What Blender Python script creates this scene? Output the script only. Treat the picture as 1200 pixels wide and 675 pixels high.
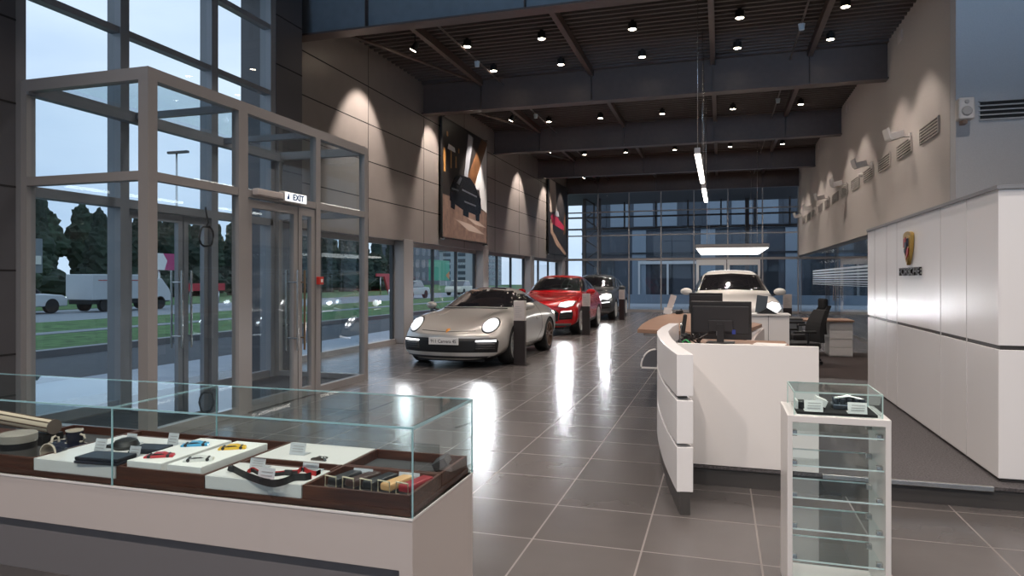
import bpy, bmesh, math, random
from mathutils import Vector, Matrix, Euler
from mathutils.bvhtree import BVHTree
from mathutils.geometry import delaunay_2d_cdt

# ------------------------------------------------------------------ clear
for o in list(bpy.data.objects): bpy.data.objects.remove(o)
S = bpy.context.scene
COL = S.collection
random.seed(7)
PI = math.pi
# ------------------------------------------------------------------ camera
H = 1.46; FPX = 803.0; YAW = math.atan2(244.0, 803.0); HOR = 328.0
cam = bpy.data.cameras.new('camera'); camo = bpy.data.objects.new('camera', cam); COL.objects.link(camo)
cam.sensor_width = 36.0; cam.lens = 36.0*FPX/1200.0
cam.shift_y = -(337.5-HOR)/1200.0
camo.location = (0, 0, H); camo.rotation_euler = (PI/2, 0, YAW)
cam.clip_end = 500; cam.clip_start = .05
S.camera = camo
def ray(u, v):
    a = YAW
    return (-FPX*math.sin(a)+(u-600)*math.cos(a), FPX*math.cos(a)+(u-600)*math.sin(a), HOR-v)
def at_z(u, v, z):      # point of the level z seen at a pixel
    d = ray(u, v); t = (z-H)/d[2]; return Vector((d[0]*t, d[1]*t, z))
def at_x(u, v, X):
    d = ray(u, v); t = X/d[0]; return Vector((X, d[1]*t, H+d[2]*t))
def at_y(u, v, Y):
    d = ray(u, v); t = Y/d[1]; return Vector((d[0]*t, Y, H+d[2]*t))
# ------------------------------------------------------------------ view
S.view_settings.view_transform = 'Standard'; S.view_settings.look = 'None'
S.view_settings.gamma = 1; S.view_settings.use_curve_mapping = False
S.view_settings.exposure = 0.14
try:
    S.cycles.transparent_max_bounces = 32; S.cycles.max_bounces = 8
    S.cycles.diffuse_bounces = 4; S.cycles.glossy_bounces = 4
    S.cycles.sample_clamp_indirect = 6
except Exception: pass
# ------------------------------------------------------------------ world: overcast dusk sky
SKY = 1.3
W = bpy.data.worlds.new('dusk_sky'); S.world = W; W.use_nodes = True
nt = W.node_tree; bg = nt.nodes['Background']
tc = nt.nodes.new('ShaderNodeTexCoord'); mp = nt.nodes.new('ShaderNodeMapping'); mp.inputs['Scale'].default_value = (1, 1, 3.2)
nz = nt.nodes.new('ShaderNodeTexNoise'); nz.inputs['Scale'].default_value = 2.6; nz.inputs['Detail'].default_value = 5
cr = nt.nodes.new('ShaderNodeValToRGB')
cr.color_ramp.elements[0].position = .32; cr.color_ramp.elements[0].color = (.45, .57, .74, 1)
cr.color_ramp.elements[1].position = .72; cr.color_ramp.elements[1].color = (.66, .76, .89, 1)
nt.links.new(tc.outputs['Generated'], mp.inputs[0]); nt.links.new(mp.outputs[0], nz.inputs['Vector'])
nt.links.new(nz.outputs['Fac'], cr.inputs[0]); nt.links.new(cr.outputs[0], bg.inputs[0]); bg.inputs[1].default_value = SKY
# ------------------------------------------------------------------ light levels
DOWN_W = 150.0      # ceiling downlights
WASH_W = 560.0     # wall washers on the left wall
BLUEFILL_W = 360.0  # added blue fill lamp behind the camera
HEAD_W = 130.0      # car headlights
WARM = (1.0, .88, .80)
def spot(name, loc, aim, watts, angle, blend=.5, color=WARM, size=.05, parent=None):
    l = bpy.data.lights.new(name, 'SPOT'); l.energy = watts; l.color = color; l.spot_size = math.radians(angle)
    l.spot_blend = blend; l.shadow_soft_size = size
    o = bpy.data.objects.new(name, l); COL.objects.link(o)
    o.rotation_euler = (Vector(aim)-Vector(loc)).to_track_quat('-Z', 'Y').to_euler()
    o.location = loc
    if parent: o.parent = parent
    return o
# ceiling downlights of the part of the showroom above and behind the camera
for y in (1.6, 3.4, 7.0, 8.7):
    for x in (-4.0, -1.5, 1.0, 3.4):
        spot('downlight_lamp', (x, y, 6.1), (x, y, 0), 185 if y > 3 else 170, 110, .6)
for x in (-3.5, -.8, 2.2):
    spot('downlight_lamp', (x, -2.0, 6.1), (x, -.2, 0), 430, 120, .6)
# added blue area lamp tilted up, in place of sky light from the front glazing
def daylight(name, loc, rot, sx, sy, w):
    l = bpy.data.lights.new(name, 'AREA'); l.shape = 'RECTANGLE'; l.size = sx; l.size_y = sy; l.energy = w; l.color = (.42, .66, 1.0); l.spread = math.radians(54)
    o = bpy.data.objects.new(name, l); COL.objects.link(o); o.location = loc; o.rotation_euler = rot; return o
daylight('window_daylight', (1.2, -5.9, 2.9), (PI/2+.47, 0, 0), 14, 1.6, BLUEFILL_W)
# ================================================================== materials
MATS = {}
def mat(name, col, rough=.5, metal=0, coat=0, emit=0, spec=.5, noise=0, nscale=40, bump=0, ecol=None):
    if name in MATS: return MATS[name]
    m = bpy.data.materials.new(name); m.use_nodes = True; n = m.node_tree; b = n.nodes['Principled BSDF']
    b.inputs['Base Color'].default_value = (*col, 1); b.inputs['Roughness'].default_value = rough
    b.inputs['Metallic'].default_value = metal; b.inputs['Coat Weight'].default_value = coat
    b.inputs['Coat Roughness'].default_value = .04
    b.inputs['Specular IOR Level'].default_value = spec
    if emit: b.inputs['Emission Color'].default_value = (*(ecol or col), 1); b.inputs['Emission Strength'].default_value = emit
    if noise or bump:
        t = n.nodes.new('ShaderNodeTexCoord'); z = n.nodes.new('ShaderNodeTexNoise')
        z.inputs['Scale'].default_value = nscale; z.inputs['Detail'].default_value = 4
        n.links.new(t.outputs['Object'], z.inputs['Vector'])
        if noise:
            r = n.nodes.new('ShaderNodeValToRGB')
            r.color_ramp.elements[0].position = .3; r.color_ramp.elements[1].position = .7
            r.color_ramp.elements[0].color = (*[c*(1-noise) for c in col], 1)
            r.color_ramp.elements[1].color = (*[min(1, c*(1+noise)) for c in col], 1)
            n.links.new(z.outputs['Fac'], r.inputs[0]); n.links.new(r.outputs[0], b.inputs['Base Color'])
        if bump:
            bp = n.nodes.new('ShaderNodeBump'); bp.inputs['Strength'].default_value = bump; bp.inputs['Distance'].default_value = .02
            n.links.new(z.outputs['Fac'], bp.inputs['Height']); n.links.new(bp.outputs[0], b.inputs['Normal'])
    MATS[name] = m; return m
def glassmat(name, tint=(.9, .96, .98), refl=1.0, rough=0.0):
    if name in MATS: return MATS[name]
    m = bpy.data.materials.new(name); m.use_nodes = True; n = m.node_tree; n.nodes.clear()
    out = n.nodes.new('ShaderNodeOutputMaterial'); mx = n.nodes.new('ShaderNodeMixShader')
    tr = n.nodes.new('ShaderNodeBsdfTransparent'); tr.inputs[0].default_value = (*tint, 1)
    gl = n.nodes.new('ShaderNodeBsdfGlossy'); gl.inputs['Roughness'].default_value = rough
    gl.inputs['Color'].default_value = (refl, refl, refl, 1)
    fr = n.nodes.new('ShaderNodeFresnel'); fr.inputs['IOR'].default_value = 1.45
    geo = n.nodes.new('ShaderNodeNewGeometry'); inv = n.nodes.new('ShaderNodeMath'); inv.operation = 'SUBTRACT'
    inv.inputs[0].default_value = 1.0; n.links.new(geo.outputs['Backfacing'], inv.inputs[1])
    mul = n.nodes.new('ShaderNodeMath'); mul.operation = 'MULTIPLY'
    n.links.new(fr.outputs[0], mul.inputs[0]); n.links.new(inv.outputs[0], mul.inputs[1])
    n.links.new(mul.outputs[0], mx.inputs[0]); n.links.new(tr.outputs[0], mx.inputs[1]); n.links.new(gl.outputs[0], mx.inputs[2])
    n.links.new(mx.outputs[0], out.inputs[0]); MATS[name] = m; return m
def floormat():
    m = bpy.data.materials.new('floor_tile'); m.use_nodes = True; n = m.node_tree; b = n.nodes['Principled BSDF']
    t = n.nodes.new('ShaderNodeTexCoord'); mp = n.nodes.new('ShaderNodeMapping')
    mp.inputs['Location'].default_value = (.405, -.10, 0)
    br = n.nodes.new('ShaderNodeTexBrick'); br.offset = 0; br.squash = 1
    br.inputs['Scale'].default_value = 1; br.inputs['Brick Width'].default_value = .607; br.inputs['Row Height'].default_value = .605
    br.inputs['Mortar Size'].default_value = .0052; br.inputs['Mortar Smooth'].default_value = .1
    br.inputs['Color1'].default_value = (.086, .078, .075, 1); br.inputs['Color2'].default_value = (.112, .102, .098, 1)
    br.inputs['Mortar'].default_value = (.20, .178, .165, 1)
    n.links.new(t.outputs['Object'], mp.inputs[0]); n.links.new(mp.outputs[0], br.inputs['Vector'])
    nz = n.nodes.new('ShaderNodeTexNoise'); nz.inputs['Scale'].default_value = 4; nz.inputs['Detail'].default_value = 3
    n.links.new(t.outputs['Object'], nz.inputs['Vector'])
    mx = n.nodes.new('ShaderNodeMix'); mx.data_type = 'RGBA'; mx.blend_type = 'OVERLAY'; mx.inputs['Factor'].default_value = .12
    n.links.new(br.outputs['Color'], mx.inputs[6]); n.links.new(nz.outputs['Fac'], mx.inputs[7])
    n.links.new(mx.outputs[2], b.inputs['Base Color'])
    mr = n.nodes.new('ShaderNodeMapRange'); mr.inputs['To Min'].default_value = .235; mr.inputs['To Max'].default_value = .27
    n.links.new(nz.outputs['Fac'], mr.inputs[0])
    ad = n.nodes.new('ShaderNodeMath'); ad.operation = 'MULTIPLY_ADD'; ad.inputs[1].default_value = .3
    n.links.new(br.outputs['Fac'], ad.inputs[0]); n.links.new(mr.outputs[0], ad.inputs[2]); n.links.new(ad.outputs[0], b.inputs['Roughness'])
    bp = n.nodes.new('ShaderNodeBump'); bp.inputs['Strength'].default_value = .12; bp.inputs['Distance'].default_value = .004; bp.invert = True
    n.links.new(br.outputs['Fac'], bp.inputs['Height']); n.links.new(bp.outputs[0], b.inputs['Normal'])
    b.inputs['Specular IOR Level'].default_value = .6
    MATS['floor_tile'] = m; return m
def woodmat(name, c1, c2, scale=6, rot=0, rough=.4):
    if name in MATS: return MATS[name]
    m = bpy.data.materials.new(name); m.use_nodes = True; n = m.node_tree; b = n.nodes['Principled BSDF']
    t = n.nodes.new('ShaderNodeTexCoord'); mp = n.nodes.new('ShaderNodeMapping'); mp.inputs['Scale'].default_value = (1, 12, 12)
    mp.inputs['Rotation'].default_value = (0, 0, rot)
    z = n.nodes.new('ShaderNodeTexNoise'); z.inputs['Scale'].default_value = scale; z.inputs['Detail'].default_value = 6
    r = n.nodes.new('ShaderNodeValToRGB'); r.color_ramp.elements[0].position = .3; r.color_ramp.elements[1].position = .7
    r.color_ramp.elements[0].color = (*c1, 1); r.color_ramp.elements[1].color = (*c2, 1)
    n.links.new(t.outputs['Object'], mp.inputs[0]); n.links.new(mp.outputs[0], z.inputs['Vector']); n.links.new(z.outputs['Fac'], r.inputs[0])
    n.links.new(r.outputs[0], b.inputs['Base Color']); b.inputs['Roughness'].default_value = rough
    MATS[name] = m; return m
FLOOR = floormat()
GLASS = glassmat('window_glass', (.92, .95, .965)); CASEG = glassmat('case_glass', (.93, .975, .975))
CARG = mat('car_glass', (.012, .012, .014), .03, 0, 1, spec=.8)
GEDGE = mat('glass_edge', (.30, .52, .56), .15, spec=.7)
CLAD = mat('wall_cladding', (.27, .237, .218), .38, .25, noise=.04, nscale=3)
CLADD = mat('dark_cladding', (.10, .095, .10), .4, .25)
JOINT = mat('joint_shadow_gap', (.015, .014, .014), .9)
PLAST = mat('painted_plaster', (.50, .455, .42), .85, noise=.03, nscale=60, bump=.12)
STEEL = mat('dark_steel_paint', (.088, .060, .050), .42, .1, noise=.08, nscale=8)
DECK = mat('ceiling_deck_paint', (.075, .062, .058), .55)
FRAME = mat('frame_taupe', (.31, .29, .28), .42, .2)
FRAMEG = mat('frame_grey', (.24, .245, .26), .45, .2)
WHITE = mat('white_laminate', (.74, .71, .685), .28, spec=.5)
WHITEG = mat('white_gloss_lacquer', (.80, .785, .78), .30, spec=.5)
GREIGE = mat('greige_laminate', (.53, .47, .44), .45)
BLACK = mat('black_plastic', (.012, .012, .013), .38)
BLACKF = mat('black_fabric', (.005, .0045, .005), .9, noise=.3, nscale=200)
DGREY = mat('dark_grey_laminate', (.06, .055, .052), .4)
CHROME = mat('brushed_steel', (.55, .54, .52), .25, 1)
BRONZE = mat('bronze_handle', (.30, .20, .12), .3, 1)
RUBBER = mat('tyre_rubber', (.012, .012, .012), .75)
CARPET = mat('grey_carpet', (.085, .078, .080), 1, noise=.5, nscale=90, bump=.5)
CARPETB = mat('brown_carpet', (.030, .020, .018), 1, noise=.5, nscale=80, bump=.4)
WALNUT = woodmat('walnut', (.045, .015, .010), (.11, .038, .022), 5)
OAK = woodmat('desk_wood', (.25, .145, .095), (.36, .22, .15), 4)
PAPER = mat('white_card', (.78, .76, .73), .6)
ACRYL = glassmat('clear_acrylic', (.80, .83, .85))
LAMP = mat('lamp_glow', (1, .9, .76), .4, emit=26, ecol=(1, .86, .68))
TUBE = mat('tube_glow', (1, .95, .88), .4, emit=9, ecol=(1, .93, .84))
PANELGLOW = mat('lightbox_glow', (1, .98, .95), .4, emit=3.2, ecol=(1, .97, .93))
HEADG = mat('headlight_glow', (1, 1, 1), .2, emit=.75, ecol=(.95, .97, 1))
HEADP = mat('headlight_point_glow', (1, 1, 1), .2, emit=18, ecol=(.95, .97, 1))
DRL = mat('daytime_light_glow', (1, 1, 1), .2, emit=3, ecol=(.98, .98, 1))
# ================================================================== mesh helpers
class MB:
    def __init__(s): s.bm = bmesh.new()
    def box(s, x0, x1, y0, y1, z0, z1, bev=0):
        r = bmesh.ops.create_cube(s.bm, size=1)
        vs = r['verts']; s.n = getattr(s, 'n', 0)+1; e = (s.n % 23)*.00013; x0 -= e; x1 += e; y0 -= e; y1 += e; z0 -= e; z1 += e
        for v in vs:
            v.co = Vector((x0+(v.co.x+.5)*(x1-x0), y0+(v.co.y+.5)*(y1-y0), z0+(v.co.z+.5)*(z1-z0)))
        if bev:
            es = list({e for v in vs for e in v.link_edges})
            bmesh.ops.bevel(s.bm, geom=es, offset=bev, segments=2, affect='EDGES', profile=.5)
        return s
    def obox(s, c, size, rot, bev=0):
        m = MB(); sx, sy, sz = [k/2 for k in size]; m.box(-sx, sx, -sy, sy, -sz, sz, bev)
        M = Matrix.Translation(Vector(c)) @ (rot.to_matrix().to_4x4() if isinstance(rot, (Euler,)) or hasattr(rot, 'to_matrix') else Euler(rot).to_matrix().to_4x4())
        s.join(m, M); return s
    def join(s, o, M=Matrix()):
        idx = {}
        for v in o.bm.verts: idx[v] = s.bm.verts.new(M @ v.co)
        for f in o.bm.faces:
            try: g = s.bm.faces.new([idx[v] for v in f.verts]); g.material_index = f.material_index; g.smooth = f.smooth
            except ValueError: pass
        o.bm.free(); return s
    def cyl(s, p0, p1, r0, r1=None, n=16, cap=True):
        r1 = r0 if r1 is None else r1
        p0 = Vector(p0); p1 = Vector(p1); d = (p1-p0); q = d.to_track_quat('Z', 'Y').to_matrix()
        a = []; b = []
        for i in range(n):
            k = 2*PI*i/n; o = Vector((math.cos(k), math.sin(k), 0))
            a.append(s.bm.verts.new(p0+q@(o*r0))); b.append(s.bm.verts.new(p1+q@(o*r1)))
        for i in range(n): s.bm.faces.new((a[i], a[(i+1) % n], b[(i+1) % n], b[i])).smooth = True
        if cap:
            s.bm.faces.new(a[::-1]); s.bm.faces.new(b)
        return s
    def tube(s, pts, r, n=8):
        pts = [Vector(p) for p in pts]; rings = []
        for i, p in enumerate(pts):
            d = (pts[min(i+1, len(pts)-1)]-pts[max(i-1, 0)]).normalized()
            up = Vector((0, 0, 1)) if abs(d.z) < .9 else Vector((1, 0, 0))
            a = d.cross(up).normalized(); b = d.cross(a).normalized()
            rings.append([s.bm.verts.new(p+(a*math.cos(2*PI*k/n)+b*math.sin(2*PI*k/n))*r) for k in range(n)])
        for i in range(len(rings)-1):
            for k in range(n):
                s.bm.faces.new((rings[i][k], rings[i][(k+1) % n], rings[i+1][(k+1) % n], rings[i+1][k])).smooth = True
        s.bm.faces.new(rings[0][::-1]); s.bm.faces.new(rings[-1]); return s
    def lathe(s, prof, c=(0, 0, 0), axis='Z', n=28, cap0=True):
        c = Vector(c); rings = []
        for r, h in prof:
            ring = []
            for k in range(n):
                a = 2*PI*k/n; x, y = r*math.cos(a), r*math.sin(a)
                v = {'Z': Vector((x, y, h)), 'X': Vector((h, x, y)), 'Y': Vector((x, h, y))}[axis]
                ring.append(s.bm.verts.new(c+v))
            rings.append(ring)
        for i in range(len(rings)-1):
            for k in range(n):
                s.bm.faces.new((rings[i][k], rings[i][(k+1) % n], rings[i+1][(k+1) % n], rings[i+1][k])).smooth = True
        if cap0 and prof[0][0] > 1e-4: s.bm.faces.new(rings[0][::-1])
        if prof[-1][0] > 1e-4: s.bm.faces.new(rings[-1])
        return s
    def prism(s, poly, a0, a1, axis='Z'):
        def P(p, h): return {'Z': Vector((p[0], p[1], h)), 'X': Vector((h, p[0], p[1])), 'Y': Vector((p[0], h, p[1]))}[axis]
        A = [s.bm.verts.new(P(p, a0)) for p in poly]; B = [s.bm.verts.new(P(p, a1)) for p in poly]; n = len(poly)
        for i in range(n): s.bm.faces.new((A[i], A[(i+1) % n], B[(i+1) % n], B[i]))
        s.bm.faces.new(A[::-1]); s.bm.faces.new(B); return s
    def build(s, name, m, parent=None, world=True, smooth=False, bevel=0):
        bmesh.ops.recalc_face_normals(s.bm, faces=s.bm.faces[:])
        if smooth:
            for f in s.bm.faces: f.smooth = True
        for ed in s.bm.edges:
            if len(ed.link_faces) == 2 and ed.calc_face_angle(0) > .7: ed.smooth = False
        me = bpy.data.meshes.new(name); s.bm.to_mesh(me); s.bm.free()
        for k in (m if isinstance(m, (list, tuple)) else [m]): me.materials.append(k)
        o = bpy.data.objects.new(name, me); COL.objects.link(o)
        if parent:
            o.parent = parent
            if world:
                L = wloc(parent)
                if L.length > 0: me.transform(Matrix.Translation(-L))
        if bevel:
            b = o.modifiers.new('edge', 'BEVEL'); b.width = bevel; b.segments = 2; b.limit_method = 'ANGLE'
        return o
def wloc(o):
    L = Vector((0, 0, 0))
    while o: L += o.location; o = o.parent
    return L
def tag(o, label=None, cat=None, group=None, kind=None):
    if label: o['label'] = label
    if cat: o['category'] = cat
    if group: o['group'] = group
    if kind: o['kind'] = kind
    return o
def thing(name, label, cat, loc=(0, 0, 0), group=None, rz=0):
    o = bpy.data.objects.new(name, None); COL.objects.link(o); o.location = loc; o.rotation_euler = (0, 0, rz)
    o.empty_display_size = .1
    return tag(o, label, cat, group)
def struct(o): o['kind'] = 'structure'; return o
def dup(root, loc=None, rz=None, label=None, parent=None):
    c = root.copy(); COL.objects.link(c)
    if parent: c.parent = parent
    for ch in [k for k in bpy.data.objects if k.parent == root]: dup(ch, parent=c)
    if loc is not None: c.location = loc
    if rz is not None: c.rotation_euler = (0, 0, rz)
    if label: c['label'] = label
    return c
def textmesh(name, txt, size, m, M, parent=None, extrude=.003, sx=1.0, bold=0):
    cu = bpy.data.curves.new(name, 'FONT'); cu.body = txt; cu.size = size; cu.extrude = extrude; cu.offset = bold
    cu.align_x = 'CENTER'; cu.align_y = 'CENTER'
    t = bpy.data.objects.new('tmp_text', cu); COL.objects.link(t)
    dg = bpy.context.evaluated_depsgraph_get(); me = bpy.data.meshes.new_from_object(t.evaluated_get(dg))
    bpy.data.objects.remove(t)
    me.transform(M @ Matrix.Diagonal((sx, 1, 1, 1))); me.name = name
    if parent: me.transform(Matrix.Translation(-wloc(parent)))
    me.materials.clear(); me.materials.append(m)
    o = bpy.data.objects.new(name, me); COL.objects.link(o)
    if parent: o.parent = parent
    return o
def facing(c, xdir, ydir):     # matrix taking text's x/y to given world directions
    x = Vector(xdir).normalized(); y = Vector(ydir).normalized(); z = x.cross(y)
    M = Matrix((x, y, z)).transposed().to_4x4(); M.translation = Vector(c); return M
# ================================================================== room shell
XL, XR, YB, ZB, ZD = -6.95, 3.23, 32.0, 5.49, 6.25
XF = -6.5           # near glazed facade
struct(MB().box(-7.6, 9.0, -6.0, 32.3, -.3, 0).build('floor', FLOOR))
# corrugated ceiling deck (ribs run across the hall)
m = MB(); prof = []; y = -6.0
while y < 32.2:
    prof += [(y, ZD+.10), (y+.08, ZD+.10), (y+.11, ZD), (y+.17, ZD)]; y += .2
pts = prof+[(32.3, ZD+.35), (-6.0, ZD+.35)]
m.prism(pts, -7.6, 9.0, 'X')
struct(m.build('ceiling', DECK))
# left wall: cladding above windows
def clad_wall(name, x0, x1, y0, y1, z0, z1, zj, yj, face, mt):
    o = MB().box(x0, x1, y0, y1, z0, z1).build(name, mt); struct(o)
    g = MB(); s = 1 if face == x1 else -1
    for z in zj: g.box(face-.004, face+.003*s, y0, y1, z-.009, z+.009)
    for y in yj: g.box(face-.004, face+.003*s, y-.005, y+.005, z0, z1)
    j = g.build('panel_joint', JOINT, o); return o
clad_wall('wall_left', -7.35, XL, 9.6, YB, 2.36, ZD+.2, (3.15, 3.91, 4.68, 5.45), [9.9+2.77*k for k in range(9)], XL, CLAD)
clad_wall('wall_left', -7.1, -6.46, 8.93, 9.6, 0, ZD+.2, (.75, 1.55, 2.35, 3.15, 3.95, 4.75, 5.5), [], -6.46, CLADD)
clad_wall('wall_left', -7.1, -6.46, -6.0, 4.90, 0, ZD+.2, (.75, 1.55, 2.35, 3.15, 3.95, 4.75, 5.5), [], -6.46, CLADD)
# columns on the left side
for i, y in enumerate((14.55, 20.05, 25.55, 31.1)):
    struct(MB().box(-7.30, -6.93, y-.25, y+.25, 0, 2.4, .01).build('wall_column', FRAME))
# left windows between the columns
GD = mat('window_mullion_dark', (.04, .045, .05), .5)
bays = [(9.6, 14.3, (11.3, 12.9)), (14.8, 19.8, (16.6, 18.25)), (20.3, 25.3, (22.0, 23.6)), (25.8, 30.85, (27.5, 29.2))]
for i, (a, b, ms) in enumerate(bays):
    w = struct(MB().box(-7.28, -7.18, a, b, 2.26, 2.36).box(-7.30, -7.14, a, b, 0, .10).build('window_%d' % (i+2), FRAME))
    f = MB()
    for y in (a+.03, *ms, b-.03): f.box(-7.27, -7.19, y-.025, y+.025, .1, 2.26)
    f.build('mullion', GD, w)
    MB().box(-7.235, -7.225, a, b, .1, 2.26).build('pane', GLASS, w)
# near glazed facade (window_1), behind the vestibule
w1 = MB()
for y in (4.95, 6.17, 7.62, 8.87): w1.box(-6.66, -6.47, y-.06, y+.06, 0 if y != 6.9 else 2.3, ZD)
w1o = struct(w1.build('window_1', FRAMEG))
f = MB()
for z in (4.28, 5.27, ZD-.04): f.box(-6.60, -6.48, 4.95, 8.87, z-.035, z+.035)
f.box(-6.62, -6.47, 4.95, 8.87, 2.28, 2.38); f.box(-6.60, -6.5, 4.95, 6.17, 0, .10); f.box(-6.60, -6.5, 7.62, 8.87, 0, .10)
f.build('transom', FRAMEG, w1o)
g = MB(); g.box(-6.56, -6.55, 4.95, 8.87, 2.38, ZD); g.box(-6.56, -6.55, 4.95, 6.17, .1, 2.28); g.box(-6.56, -6.55, 7.62, 8.87, .1, 2.28)
g.build('pane', GLASS, w1o)
def door_leaf(name, X, y0, y1, z1, hy, m_, parent=None, n=1, hm=CHROME):
    d = struct(MB().box(X-.03, X+.03, y0, y0+.075, 0, z1).box(X-.03, X+.03, y1-.075, y1, 0, z1).box(X-.03, X+.03, y0, y1, z1-.09, z1)
        .box(X-.03, X+.03, y0, y1, 0, .12).build(name, m_)) if not parent else MB().box(X-.03, X+.03, y0, y0+.075, .01, z1).box(X-.03, X+.03, y1-.075, y1, .01, z1).box(X-.03, X+.03, y0, y1, z1-.09, z1).box(X-.03, X+.03, y0, y1, .01, .12).build(name, m_, parent)
    MB().box(X-.005, X+.005, y0+.075, y1-.075, .12, z1-.09).build('door_pane', GLASS, d)
    h = MB()
    for s in (1, -1):
        h.cyl((X+s*.08, hy, .6), (X+s*.08, hy, 1.58), .014)
        for z in (.75, 1.43): h.cyl((X, hy, z), (X+s*.08, hy, z), .009)
    h.build('door_handle', hm, d)
    return d
door_leaf('door_1', -6.55, 6.24, 7.10, 2.27, 7.03, FRAMEG); door_leaf('door_2', -6.55, 7.12, 7.55, 2.27, 7.19, FRAMEG)
# right upper wall, return wall and far side room
struct(MB().box(XR, XR+.3, 11.51, YB, 2.50, ZD+.2).build('wall_right', PLAST))
PLAST_BLUELIT = mat('plaster_blue_lit', (.50, .50, .505), .85, noise=.03, nscale=60, bump=.12)  # plaster copy, cooler: blue window light put into its colour
struct(MB().box(XR, 9.0, 11.24, 11.5, 0, ZD+.2).build('wall_back_right', PLAST_BLUELIT))
struct(MB().box(9.0, 9.25, -6.0, 32.3, 0, ZD+.2).build('wall_right_far', PLAST))
struct(MB().box(XR+.3, 9.0, 11.5, YB, 2.6, 2.8).build('ceiling_office', mat('office_ceiling', (.5, .5, .5), .9)))
# front wall behind the camera: solid below, glazed above
struct(MB().box(-6.5, 9.0, -6.25, -6.0, 0, 1.6).build('wall_front', PLAST))
wf = MB()
for k in range(9): wf.box(-6.5+k*1.9-.05, -6.5+k*1.9+.05, -6.2, -6.05, 1.6, ZD+.2)
wf.box(-6.5, 9.0, -6.2, -6.05, 5.3, 5.36)
wfo = struct(wf.build('window_7', FRAMEG)); MB().box(-6.5, 9.0, -6.13, -6.12, 1.6, ZD+.2).build('pane', GLASS, wfo)
# back facade (window_6)
FR6 = mat('frame_back_grey', (.34, .32, .31), .4, .3)
w6 = MB()
xs = [XR-1.455*k for k in range(8)]
for x in xs: w6.box(x-.025, x+.025, YB-.08, YB+.06, 0, ZD)
for x in (4.7, 6.15, 7.6): w6.box(x-.025, x+.025, YB-.08, YB+.06, 0, 2.6)
for x in (XL-.2, XR): pass
w6o = struct(w6.build('window_6', FR6))
f = MB()
for z in (3.53, 4.63, 5.70): f.box(XL-.3, XR, YB-.07, YB+.05, z-.025, z+.025)
for z in (.05, 2.41): f.box(XL-.3, 9.0, YB-.07, YB+.05, z-.05, z+.05)
f.build('transom', FR6, w6o)
MB().box(XL-.3, 9.0, YB-.012, YB, .05, ZD).build('pane', GLASS, w6o)
struct(MB().box(-7.35, XL-.3+.31, YB-.3, YB+.1, 0, ZD).build('wall_corner', CLADD))
# entrance doors in the back facade
DW = mat('frame_door_white', (.62, .63, .64), .4)
for i, (x0, x1) in enumerate(((-1.02, .26), (.30, 1.68))):
    d = MB()
    d.box(x0, x0+.10, YB-.14, YB-.06, 0, 2.3).box(x1-.10, x1, YB-.14, YB-.06, 0, 2.3).box(x0, x1, YB-.14, YB-.06, 2.12, 2.36).box(x0, x1, YB-.14, YB-.06, 0, .2)
    do = struct(d.build('door_%d' % (i+3), DW)); MB().box(x0+.1, x1-.1, YB-.105, YB-.095, .2, 2.12).build('door_pane', GLASS, do)
    hx = x1-.05 if i == 0 else x0+.05
    MB().cyl((hx, YB-.2, .8), (hx, YB-.2, 1.4), .015).cyl((hx, YB-.2, .9), (hx, YB-.13, .9), .01).cyl((hx, YB-.2, 1.3), (hx, YB-.13, 1.3), .01).build('door_handle', CHROME, do)
# glass partition of the offices under the right wall
gp = struct(MB().box(XR+.02, XR+.10, 11.5, YB-.1, 2.42, 2.50).box(XR+.03, XR+.09, 11.5, YB-.1, 0, .05).build('window_8', DGREY))
g = MB()
ys = [11.5+2.05*k for k in range(11)]
for a, b in zip(ys[:-1], ys[1:]): g.box(XR+.055, XR+.065, a+.004, b-.004, .05, 2.42)
g.build('pane', GLASS, gp)
FROST = mat('frosted_stripe', (.52, .62, .72), .6)
s_ = MB(); z = 1.30
for k, h in enumerate((.012, .018, .024, .03, .036, .042, .048, .054)):
    s_.box(XR+.050, XR+.054, 11.5, 27.5, z, z+h); z += h+.035
s_.build('frosted_stripe', FROST, gp)
h = MB()
for y in (16.6, 16.9, 21.7, 22.1):
    h.cyl((XR-.03, y, .85), (XR-.03, y, 1.3), .014)
    for zz in (.95, 1.2): h.cyl((XR-.03, y, zz), (XR+.06, y, zz), .009)
for y in (15.9, 17.7, 21, 22.8):
    h.box(XR+.04, XR+.08, y-.07, y+.07, .05, .12); h.box(XR+.04, XR+.08, y-.07, y+.07, 2.3, 2.38)
h.build('door_handle', CHROME, gp)
# raised floor of the reception
PLX = [(-.47, 5.9), (-.37, 4.95), (-.155, 5.05), (9.0, 5.05), (9.0, 9.9), (-.40, 9.9), (-.52, 8.2), (-.54, 6.8)]
struct(MB().prism([(-.31, 5.07), (8.95, 5.07), (8.95, 9.9), (-.31, 9.9)], .0, .125).build('raised_floor', DGREY))
struct(MB().box(-.31, 8.95, 5.05, 9.92, .125, .145).build('floor_carpet_raised', CARPET))
tr = struct(MB().box(.66, 1.66, 5.03, 5.055, .118, .15, .004).build('trim_1', CHROME))
struct(MB().box(-.10, 1.7, 9.92, 9.95, .118, .15).build('trim_2', CHROME))
struct(MB().box(.1, XR-.06, 10.0, 15.0, 0.001, .012).build('floor_carpet', CARPETB))
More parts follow.
